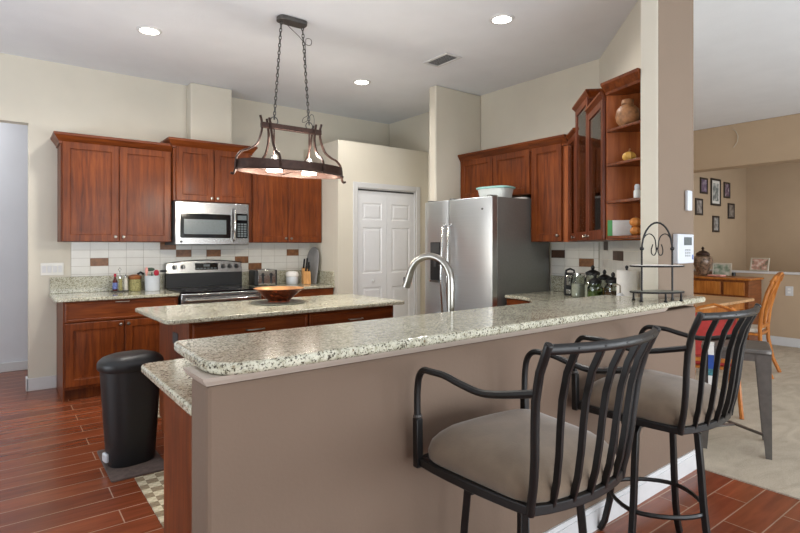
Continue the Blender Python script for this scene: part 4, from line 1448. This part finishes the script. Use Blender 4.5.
for k, (x, y, z, l_) in enumerate(((-0.025, 0.04, 0.19, 0.13), (0.01, 0.045, 0.192, 0.135), (0.03, 0.03, 0.185, 0.09), (-0.01, -0.02, 0.157, 0.08), (0.025, -0.02, 0.157, 0.08))):
    MB().tube([(x, y, z), (x + 0.004, y - l_ * 0.3, z + l_ * 0.9)], 0, n=6, w=(0.008, 0.012)).build('knife_handle', M['black'], t, bevel=0.002)
t = thing('cutting_board', 'round topped grey cutting board leaning on the side wall behind knife block', 'cutting board', (3.15, 5.95, ZT), R(-90))
p = [(-0.15, 0.0), (0.15, 0.0), (0.155, 0.15), (0.155, 0.30)] + [(0.155 * cos(a_), 0.30 + 0.155 * sin(a_)) for a_ in [pi * k / 14 for k in range(1, 14)]] + [(-0.155, 0.30), (-0.155, 0.15)]
mb = MB()
mb.loft([[(x, -0.014, z) for x, z in p], [(x, 0.0, z) for x, z in p]])
mb.v = [(x * 0.98, y - 0.036 + 0.12 * z, z * 0.99 + 0.002) for x, y, z in mb.v]
mb.build('board', M['slate'], t, bevel=0.004)

# island bowl on trivet
o = MB().lathe([(0.215, 0), (0.22, 0.003), (0.22, 0.008), (0.21, 0.01)], n=40).build('round_trivet', M['trivet'], None)
o.location = (1.83, 4.06, 0.9165)
tag(o, 'round grey stone trivet under the copper bowl', 'trivet')
t = thing('copper_bowl', 'wide copper glazed bowl on the island', 'bowl', (1.83, 4.05, 0.927))
MB().lathe([(0.08, 0), (0.09, 0.0), (0.088, 0.012), (0.13, 0.05), (0.19, 0.1), (0.206, 0.108), (0.202, 0.11)], n=40, cap=False).build('outer_shell', M['copper'], t)
MB().lathe([(0.2015, 0.11), (0.185, 0.1), (0.125, 0.053), (0.075, 0.022), (0.01, 0.016)], n=40, cap=False).build('inner_glaze', M['copperin'], t)

# ------------------------------------------------------------------ corner counter things
t = thing('can_opener', 'upright black and silver electric can opener on the corner worktop', 'can opener', (4.28, 3.0, ZT), R(-50))
MB().loft([[(-0.055, -0.05, 0), (0.055, -0.05, 0), (0.055, 0.06, 0), (-0.055, 0.06, 0)], [(-0.05, -0.035, 0.14), (0.05, -0.035, 0.14), (0.05, 0.05, 0.14), (-0.05, 0.05, 0.14)], [(-0.045, -0.03, 0.2), (0.045, -0.03, 0.2), (0.045, 0.04, 0.215), (-0.045, 0.04, 0.215)]]).build('housing', M['black'], t, bevel=0.008)
MB().tube([(-0.04, 0.0, 0.20), (-0.035, 0, 0.235), (0.0, 0, 0.25), (0.035, 0, 0.235), (0.04, 0, 0.20)], 0.009, n=8).build('carry_handle', M['black'], t)
MB().box(-0.038, -0.056, 0.02, 0.038, -0.0505, 0.06).build('lower_plate', M['chrome'], t, bevel=0.002)
MB().box(-0.036, -0.046, 0.10, 0.036, -0.0415, 0.19).build('face_plate', M['chrome'], t, bevel=0.002)


def jar(label, x, y, r_, h_, fill, lidh=True):
    t = thing('glass_jar', label, 'jar', (x, y, ZT), 0, 'glass jars on the corner worktop')
    MB().lathe([(r_ * 0.9, 0), (r_, 0.006), (r_, h_ * 0.8), (r_ * 0.75, h_ * 0.93), (r_ * 0.75, h_)], n=22).build('jar_body', M['jarglass'], t)
    MB().lathe([(r_ * 0.85, 0.006), (r_ * 0.93, 0.01), (r_ * 0.93, h_ * 0.6), (r_ * 0.8, h_ * 0.62)], n=18).build('contents', M[fill], t)
    if lidh:
        ld = MB().lathe([(r_ * 0.82, h_ + 0.0005), (r_ * 0.86, h_ + 0.008), (r_ * 0.86, h_ + 0.022), (r_ * 0.55, h_ + 0.035), (r_ * 0.2, h_ + 0.045)], n=20).build('lid', M['black'], t)
        MB().lathe([(r_ * 0.16, h_ + 0.0455), (r_ * 0.25, h_ + 0.06), (r_ * 0.2, h_ + 0.075), (0.002, h_ + 0.085)], n=14).build('lid_knob', M['black'], ld)
    else:
        MB().lathe([(r_ * 0.8, h_ + 0.0005), (r_ * 0.8, h_ + 0.015), (r_ * 0.3, h_ + 0.02)], n=20).build('lid', M['chrome'], t)


jar('wide clear jar with flat lid next to the can opener', 4.20, 2.85, 0.07, 0.2, 'salt', False)
jar('tall glass jar of pale food with black knob lid, leftmost of the knob lidded jars', 4.06, 2.62, 0.07, 0.215, 'salt')
jar('glass jar of green food with black lid in front of tall jar', 3.86, 2.47, 0.06, 0.16, 'greenfood')
jar('glass jar of yellow food with black lid in the middle of the jars', 3.98, 2.46, 0.062, 0.185, 'pasta')
jar('glass jar of brown food with black lid closest to the paper towels', 3.84, 2.30, 0.065, 0.175, 'beans')
t = thing('paper_towel_roll', 'white paper towel roll standing on the corner worktop near the column', 'paper towel', (3.60, 2.05, ZT))
n = 30
MB().loft([[(r_ * cos(2 * pi * i / n), r_ * sin(2 * pi * i / n), z) for i in range(n)] for r_, z in ((0.018, 0.012), (0.066, 0.012), (0.068, 0.016), (0.068, 0.286), (0.066, 0.29), (0.018, 0.29))], cap=False).build('paper_roll', M['paper'], t)
MB().lathe([(0.075, 0), (0.078, 0.004), (0.075, 0.011), (0.01, 0.0115), (0.008, 0.3), (0.012, 0.305), (0.01, 0.32), (0.001, 0.325)], n=24).build('holder', M['black'], t)
t = thing('soap_bottle', 'small white pump soap bottle in front of the paper towels', 'bottle', (3.30, 1.925, ZT))
MB().lathe([(0.03, 0), (0.033, 0.005), (0.033, 0.12), (0.02, 0.145), (0.012, 0.15)], n=20).build('bottle_body', M['white'], t)
MB().tube([(0, 0, 0.1505), (0, 0, 0.2), (-0.02, 0.01, 0.21), (-0.045, 0.02, 0.203)], 0.005, n=8).build('pump', M['chrome'], t)

# ------------------------------------------------------------------ open shelf things
t = thing('clay_pot', 'large mottled brown clay pot on the top open shelf', 'pot', (3.298, 1.872, 2.1635))
MB().lathe([(0.035, 0), (0.05, 0.004), (0.074, 0.035), (0.081, 0.07), (0.074, 0.11), (0.05, 0.135), (0.042, 0.14)], n=24, sx=0.93, sy=0.93).build('pot_body', M['basket'], t)
MB().lathe([(0.044, 0.1405), (0.05, 0.15), (0.045, 0.175), (0.03, 0.18)], n=20, sx=0.8, sy=0.8).build('pot_neck', M['basket'], t)


def gourd(mb, c_, r_, n=24, lobes=8, sz=0.8):
    rings = []
    for j in range(1, 10):
        a = pi * j / 10
        ring = []
        for i in range(n):
            th = 2 * pi * i / n
            rr_ = r_ * sin(a) * (1 + 0.07 * cos(lobes * th))
            ring.append((c_[0] + rr_ * cos(th), c_[1] + rr_ * sin(th), c_[2] - r_ * sz * cos(a)))
        rings.append(ring)
    mb.loft(rings)
    return mb


t = thing('yellow_gourd', 'yellow ornamental gourd on the second open shelf', 'gourd', (3.30, 1.862, 1.9335))
gourd(MB(), (0, 0, 0.032), 0.042, sz=0.8).build('gourd_body', M['yellowgourd'], t)
MB().tube([(0, 0, 0.064), (0.004, 0, 0.078), (0.012, 0, 0.085)], [0.006, 0.005, 0.006], n=8).build('stem', M['basket'], t)
t = thing('small_jar', 'small pale jar with silver lid on the third open shelf', 'jar', (3.287, 1.80, 1.6835))
MB().lathe([(0.02, 0), (0.022, 0.003), (0.022, 0.05), (0.016, 0.06)], n=18).build('jar_body', M['tubplastic'], t)
MB().lathe([(0.017, 0.0605), (0.017, 0.085), (0.012, 0.095)], n=16).build('lid', M['white'], t)
t = thing('stacked_pumpkins', 'pair of orange ceramic pumpkins stacked as one ornament on the lowest open shelf', 'ornament', (3.288, 1.812, 1.4485))
gourd(MB(), (0, 0, 0.03), 0.033, sz=0.9).build('lower_pumpkin', M['pumpkin'], t)
gourd(MB(), (0, 0, 0.086), 0.036, sz=0.85).build('upper_pumpkin', M['pumpkin'], t)
MB().tube([(0, 0, 0.112), (0.004, 0, 0.122)], 0.005, n=8).build('stem', M['basket'], t)
t = thing('greeting_card', 'white picture card with green edge standing on the lowest open shelf', 'card', (3.318, 1.958, 1.4485), R(-46.6))
MB().box(-0.03, -0.004, 0, 0.09, 0.004, 0.105).build('card_front', M['paper'], t)
MB().box(-0.06, -0.004, 0, -0.0305, 0.004, 0.105).build('green_edge', M['green'], t)

# ------------------------------------------------------------------ column things
t = thing('wall_keypad', 'white alarm keypad with grey screen on the column above the bar', 'keypad', (3.44, 1.5985, 1.37))
MB().box(-0.105, -0.035, -0.10, 0.105, 0, 0.085).build('housing', M['white'], t, bevel=0.006)
so = MB().box(-0.03, -0.0375, 0.015, 0.07, -0.0355, 0.065).build('screen', M['screen'], t)
kk = MB()
for r_ in range(3):
    for c_ in range(3):
        kk.box(-0.015 + c_ * 0.026, -0.0375, -0.02 - r_ * 0.018, 0.003 + c_ * 0.026, -0.0355, -0.01 - r_ * 0.018)
kk.build('buttons', M['button'], t)
MB().box(0.078, -0.0375, -0.075, 0.09, -0.0355, -0.045).build('status_light', M['labelblue'], t)
o = MB().box(-0.03, -0.022, -0.065, 0.03, 0, 0.065).build('wall_sensor', M['white'], None, bevel=0.006)
o.location = (3.525, 1.5985, 1.67)
tag(o, 'white rectangular wall sensor on the column above the keypad', 'sensor')

# two-tier rack on the bar
RA = math.atan2(-0.6046, 0.7965) + R(6)
t = thing('tiered_rack', 'black wrought iron two tier arched serving rack on the bar', 'rack', (3.02, 1.535, 1.0645), RA)
RZ = 0.40
arch = [(-0.093, 0, 0.006)] + [(-0.093, 0, 0.05 + 0.23 * k / 4) for k in range(5)] + [(-0.093 * cos(pi * k / 16), 0, 0.29 + 0.16 * sin(pi * k / 16)) for k in range(1, 16)] + [(0.093, 0, 0.28 - 0.23 * k / 4) for k in range(5)] + [(0.093, 0, 0.006)]
MB().tube(arch, 0.0055, n=8).build('arched_frame', M['iron'], t)
for s in (-1, 1):
    spiral = []
    for k in range(8):
        a_ = pi * k / 7
        spiral.append((s * (0.048 + 0.040 * cos(a_)), 0, 0.325 + 0.06 * sin(a_)))
    spiral += [(s * 0.006, 0, 0.305), (s * 0.006, 0, 0.28), (s * 0.018, 0, 0.262), (s * 0.032, 0, 0.27), (s * 0.035, 0, 0.295), (s * 0.026, 0, 0.325)]
    MB().tube(smooth(spiral, 3), 0.0032, n=6).build('scroll', M['iron'], t)
    MB().sphere((s * 0.0925, 0, 0.30), 0.012, 12, 8).build('side_boss', M['iron'], t)
MB().sphere((0, 0, 0.30), 0.008, 12, 8).build('centre_boss', M['iron'], t)
for z, A2 in ((0.052, 0.155), (0.20, 0.155)):
    MB().tube([(A2 * cos(2 * pi * k / 36), 0.085 * sin(2 * pi * k / 36), z) for k in range(36)], 0.0055, n=6, closed=True).build('tray_rim', M['iron'], t)
    MB().lathe([(1.0, z + 0.001), (1.0, z + 0.006)], n=36, sx=A2 - 0.005, sy=0.08).build('glass_tray', M['trivet'] if z < 0.1 else M['paper'], t)
for x, y in ((-0.12, 0.04), (-0.12, -0.04), (0.12, 0.04), (0.0, -0.082), (0.12, -0.04)):
    MB().lathe([(0.009, 0), (0.011, 0.004), (0.006, 0.012), (0.005, 0.05)], (x, y, 0), n=10).build('foot', M['iron'], t)

# ------------------------------------------------------------------ dining side
t = thing('sideboard', 'honey oak sideboard against the dining half wall', 'sideboard', (8.1, 2.87, 0.008))
MB().box(8.12, 2.87, 0.09, 8.57, 4.0 - 0.02, 0.91).build('carcass', M['oakd'], t, world=True, bevel=0.004)
MB().box(8.08, 2.84, 0.911, 8.575, 3.985, 0.938).build('top', M['oak'], t, world=True, bevel=0.006)
for y0, y1 in ((2.92, 3.18), (3.22, 3.58), (3.60, 3.95)):
    for k, (z0, z1) in enumerate(((0.70, 0.88), (0.14, 0.66))):
        mb = MB().box(8.10, y0, z0, 8.119, y1, z1)
        do = mb.build('drawer' if k == 0 else 'door', M['oak'], t, world=True, bevel=0.005)
MB().box(8.14, 2.89, 0.008, 8.55, 3.96, 0.089).build('plinth', M['oakd'], t, world=True)

t = thing('lidded_urn', 'mottled brown lidded urn on the sideboard', 'urn', (8.32, 3.545, 0.947))
MB().lathe([(0.05, 0), (0.065, 0.003), (0.065, 0.02), (0.09, 0.08), (0.125, 0.16), (0.135, 0.22), (0.12, 0.27), (0.08, 0.295)], n=28).build('urn_body', M['urn'], t)
MB().lathe([(0.085, 0.2955), (0.095, 0.30), (0.085, 0.33), (0.05, 0.355), (0.02, 0.365), (0.012, 0.38), (0.022, 0.395), (0.012, 0.415), (0.003, 0.425)], n=24).build('lid', M['bronze'], t)


def framed_print(name, label, loc, rz, w_, h_, bd, fm, pm, tilt=0.0, mount=0.0, stand=False, cat='picture frame', group=None):
    t = thing(name, label, cat, loc, rz, group)
    if tilt:
        t.rotation_euler = (tilt, 0, rz)
    f_ = MB()
    f_.box(-w_ / 2, -0.018, 0, -w_ / 2 + bd, 0, h_).box(w_ / 2 - bd, -0.018, 0, w_ / 2, 0, h_).box(-w_ / 2 + bd, -0.018, 0, w_ / 2 - bd, 0, bd).box(-w_ / 2 + bd, -0.018, h_ - bd, w_ / 2 - bd, 0, h_)
    f_.build('frame', M[fm], t, bevel=0.002)
    if mount:
        MB().box(-w_ / 2 + bd, -0.008, bd, w_ / 2 - bd, -0.002, h_ - bd).build('mount', M['matboard'], t)
    b2 = bd + mount
    MB().box(-w_ / 2 + b2, -0.0105, b2, w_ / 2 - b2, -0.0085, h_ - b2).build('print', pm, t)
    if stand:
        MB().add([(-0.03, 0, h_ * 0.7), (0.03, 0, h_ * 0.7), (0.03, h_ * 0.3, h_ * 0.02), (-0.03, h_ * 0.3, h_ * 0.02), (-0.03, -0.003, h_ * 0.7), (0.03, -0.003, h_ * 0.7), (0.03, h_ * 0.3 - 0.006, h_ * 0.0), (-0.03, h_ * 0.3 - 0.006, h_ * 0.0)],
                 [(0, 1, 2, 3), (4, 7, 6, 5), (0, 4, 5, 1), (3, 2, 6, 7), (0, 3, 7, 4), (1, 5, 6, 2)]).build('easel_leg', M[fm], t)
    return t


YF = 3.999
gp_ = 'photo frames on the far wall'
pr = [photo_print('portrait_%s' % n_, c_, 12, s_) for n_, c_, s_ in (('plum', ((60, 50, 62), (120, 104, 130), (176, 168, 176)), 1), ('grey', ((84, 92, 94), (150, 156, 154), (226, 224, 220)), 2), ('violet', ((66, 52, 60), (116, 96, 116), (190, 180, 184)), 3), ('ash', ((96, 90, 88), (140, 134, 130), (176, 170, 164)), 4), ('dust', ((92, 84, 78), (132, 124, 116), (166, 160, 152)), 5), ('stone', ((90, 88, 88), (136, 134, 132), (182, 180, 176)), 6))]
for (x0, x1, z0, z1, lb, bd, mt, k) in ((9.20, 9.47, 2.255, 2.52, 'small black photo frame at the top left of the wall group', 0.03, 0.0, 0),
                                        (9.60, 9.98, 2.075, 2.54, 'largest black photo frame with white mount on the far wall', 0.035, 0.045, 1),
                                        (10.12, 10.37, 2.23, 2.51, 'small black photo frame right of the largest frame', 0.03, 0.0, 2),
                                        (9.03, 9.29, 1.89, 2.165, 'small black photo frame at the far left under the top row', 0.03, 0.0, 3),
                                        (10.29, 10.56, 1.87, 2.145, 'small black photo frame at the far right of the wall group', 0.03, 0.0, 4),
                                        (9.67, 9.92, 1.62, 1.90, 'lowest black photo frame, alone under the largest frame', 0.03, 0.0, 5)):
    framed_print('photo_frame', lb, ((x0 + x1) / 2 + 0.07, YF, z0), 0, x1 - x0, z1 - z0, bd, 'frame', pr[k], mount=mt, group=gp_)
pA = photo_print('family_snapshot', ((70, 92, 66), (150, 158, 140), (206, 196, 182)), 14, 7)
pB = photo_print('group_snapshot', ((96, 116, 92), (196, 150, 136), (226, 210, 196)), 16, 9)
framed_print('photo_frame', 'pale standing photo frame on the sideboard next to the urn', (8.44, 3.335, 0.947), -pi / 2 + R(8), 0.25, 0.185, 0.018, 'silver', pA, tilt=R(-12), stand=True)
framed_print('photo_frame', 'wide pale standing photo frame on the dining half wall ledge', (8.66, 2.93, 1.0215), -pi / 2 - R(10), 0.25, 0.19, 0.018, 'silver', pB, tilt=R(-12), stand=True)
t = thing('candle_votive', 'small dark votive beside the pale photo frame on the sideboard', 'candle', (8.45, 3.18, 0.947))
MB().lathe([(0.02, 0), (0.024, 0.003), (0.024, 0.05), (0.02, 0.05), (0.018, 0.03)], n=16).build('cup', M['black'], t)
MB().lathe([(0.017, 0.031), (0.016, 0.045), (0.002, 0.047)], n=12).build('wax', M['paper'], t)
o = MB().prism(round_poly([(-0.11, -0.06), (0.11, -0.06), (0.11, 0.06), (-0.11, 0.06)], 0.03), 0, 0.02).build('folded_cloth', M['pink'], None, bevel=0.006)
o.location = (8.2, 3.31, 0.9475)
o.rotation_euler = (0, 0, R(80))
tag(o, 'pale pink folded cloth at the front edge of the sideboard', 'cloth')
t = thing('wall_outlet', 'white wall outlet plate on the dining half wall', 'outlet', (XD - 0.0015, 2.55, 0.765))
MB().box(-0.006, -0.045, -0.065, 0, 0.045, 0.065).build('plate', M['trim'], t, bevel=0.003)
for z in (-0.03, 0.012):
    MB().box(-0.009, -0.017, z, -0.0065, 0.017, z + 0.026).build('socket', M['paper'], t)
o = MB().tube([(XD - 0.004, 3.25, 3.10), (XD - 0.02, 3.2, 3.05), (XD - 0.028, 3.17, 2.98), (XD - 0.02, 3.18, 2.9), (XD - 0.006, 3.24, 2.82)], 0.005, n=6).build('loose_cable', M['silver'], None)
tag(o, 'thin pale cable end poking out of the dining beam', 'cable')

# dining table
t = thing('dining_table', 'light oak dining table in front of the sideboard', 'table', (6.5, 3.0, 0.008))
MB().prism(round_poly([(5.75, 2.47), (7.2, 2.47), (7.2, 3.6), (5.75, 3.6)], 0.06), 0.725, 0.755).build('tabletop', M['oakx'], t, world=True, bevel=0.006)
MB().box(5.85, 2.57, 0.63, 7.1, 2.595, 0.7245).box(5.85, 3.48, 0.63, 7.1, 3.5, 0.7245).box(5.85, 2.596, 0.63, 5.875, 3.479, 0.7245).box(7.075, 2.596, 0.63, 7.1, 3.479, 0.7245).build('apron', M['oak'], t, world=True)
for x in (5.9, 7.03):
    for y in (2.62, 3.45):
        MB().lathe([(0.028, 0.008), (0.033, 0.05), (0.026, 0.12), (0.035, 0.3), (0.045, 0.5), (0.04, 0.62)], (x, y, 0), n=14).build('leg', M['oak'], t, world=True)


def oak_chair(label, loc, rz, seat_mat, back_pad=None, zs=1.0):
    t = thing('dining_chair', label, 'chair', (loc[0], loc[1], 0.008), rz, 'oak dining chairs')
    # local: faces +y, back at -y
    MB().prism(round_poly([(-0.21, -0.2), (0.21, -0.2), (0.235, 0.22), (-0.235, 0.22)], 0.04), 0.43, 0.455).build('seat', M['oak'], t, bevel=0.005)
    for s in (-1, 1):
        MB().tube([(s * 0.2, -0.30, 0.0), (s * 0.2, -0.235, 0.15), (s * 0.195, -0.195, 0.36), (s * 0.195, -0.19, 0.5), (s * 0.205, -0.21, 0.7), (s * 0.2, -0.255, 0.88), (s * 0.165, -0.30, 1.01), (s * 0.12, -0.32, 1.06)], 0, n=8, w=(0.019, 0.016)).build('back_post', M['oak'], t)
        MB().tube([(s * 0.2, 0.19, 0.428), (s * 0.205, 0.2, 0.2), (s * 0.2, 0.215, 0.0)], [0.022, 0.018, 0.015], n=10).build('leg', M['oak'], t)
    MB().tube([(-0.17, -0.297, 1.0), (-0.09, -0.325, 1.055), (0, -0.335, 1.085), (0.09, -0.325, 1.055), (0.17, -0.297, 1.0)], 0, n=8, w=(0.032, 0.014)).build('crest_rail', M['oak'], t)
    MB().box(-0.19, -0.205, 0.50, 0.19, -0.185, 0.54).build('lower_rail', M['oak'], t, bevel=0.004)
    if back_pad:
        MB().prism(round_poly([(-0.185, -0.225), (0.185, -0.225), (0.185, -0.175), (-0.185, -0.175)], 0.02), 0.56, 0.98).build('back_pad', M[back_pad], t, bevel=0.015)
    else:
        for s in (-1, 0, 1):
            MB().tube([(s * 0.025, -0.196, 0.54), (s * 0.06, -0.215, 0.68), (s * 0.075, -0.245, 0.82), (s * 0.04, -0.29, 0.95), (s * 0.03, -0.325, 1.05)], 0, n=6, w=(0.011, 0.007)).build('back_splat', M['oak'], t)
    MB().prism(round_poly([(-0.19, -0.165), (0.19, -0.165), (0.205, 0.2), (-0.205, 0.2)], 0.05), 0.4555, 0.50).build('seat_pad', M[seat_mat], t, bevel=0.015)
    MB().box(-0.2, 0.195, 0.36, 0.2, 0.212, 0.428).build('apron', M['oak'], t)
    for ch in t.children:
        ch.scale = (1, 1, zs)
    return t


oak_chair('curved oak dining chair with ivory seat pad drawn up right of the table', (6.52, 2.36), R(8), 'cushion')
oak_chair('oak dining chair with red back pad, seen behind the farther bar stool', (4.85, 2.03), R(-60), 'red', 'red', 0.835)

# grey metal side table/stool on the carpet
t = thing('metal_stool', 'square gunmetal stool with tapered legs standing on the carpet', 'stool', (4.066, 1.52, 0.008), R(21))
MB().prism(round_poly([(-0.2, -0.2), (0.2, -0.2), (0.2, 0.2), (-0.2, 0.2)], 0.04), 0.668, 0.70).build('seat', M['gunmetal'], t, bevel=0.008)
for k in range(4):
    sk = MB()
    sk.M = Matrix.Rotation(k * pi / 2, 4, 'Z')
    sk.box(-0.17, -0.19, 0.62, 0.17, -0.184, 0.667)
    sk.build('skirt', M['gunmetal'], t)
for k in range(4):
    lg = MB()
    lg.M = Matrix.Rotation(k * pi / 2, 4, 'Z')

    def ell(c_, wd, z):
        return [(-c_, -c_, z), (-c_ + wd, -c_, z), (-c_ + wd, -c_ + 0.005, z), (-c_ + 0.005, -c_ + 0.005, z), (-c_ + 0.005, -c_ + wd, z), (-c_, -c_ + wd, z)]
    lg.loft([ell(0.198, 0.035, 0.0), ell(0.195, 0.085, 0.667)])
    lg.build('leg', M['gunmetal'], t, angle=30)
MB().tube([(-0.188, -0.188, 0.14), (0.188, 0.188, 0.14)], 0, n=4, w=(0.011, 0.006)).build('cross_brace', M['gunmetal'], t)
MB().tube([(-0.188, 0.188, 0.14), (-0.012, 0.012, 0.14)], 0, n=4, w=(0.011, 0.006)).build('cross_brace', M['gunmetal'], t)

# patterned scarf hung over the stool
sc = MB()
w_ = 0.034
for z1_, z0_, mi_ in ((0.707, 0.64, 2), (0.64, 0.545, 0), (0.545, 0.50, 1), (0.50, 0.42, 2), (0.42, 0.38, 1), (0.38, 0.29, 3)):
    sc.cm = mi_
    sc.box(-w_ / 2, -0.209, z0_, w_ / 2, -0.203, z1_)
sc.cm = 2
sc.box(-w_ / 2, -0.2029, 0.701, w_ / 2, -0.08, 0.707)
o = sc.build('patterned_strap', [M['blue'], M['teal'], M['paper'], M['orange']], None)
rz_ = R(21 - 90)
dx_, dy_ = rot2(0.14, 0, rz_)
o.location = (4.066 - dx_, 1.52 - dy_, 0.008)
o.rotation_euler = (0, 0, rz_)
tag(o, 'blue and patterned fabric strap draped over the gunmetal stool edge', 'strap')
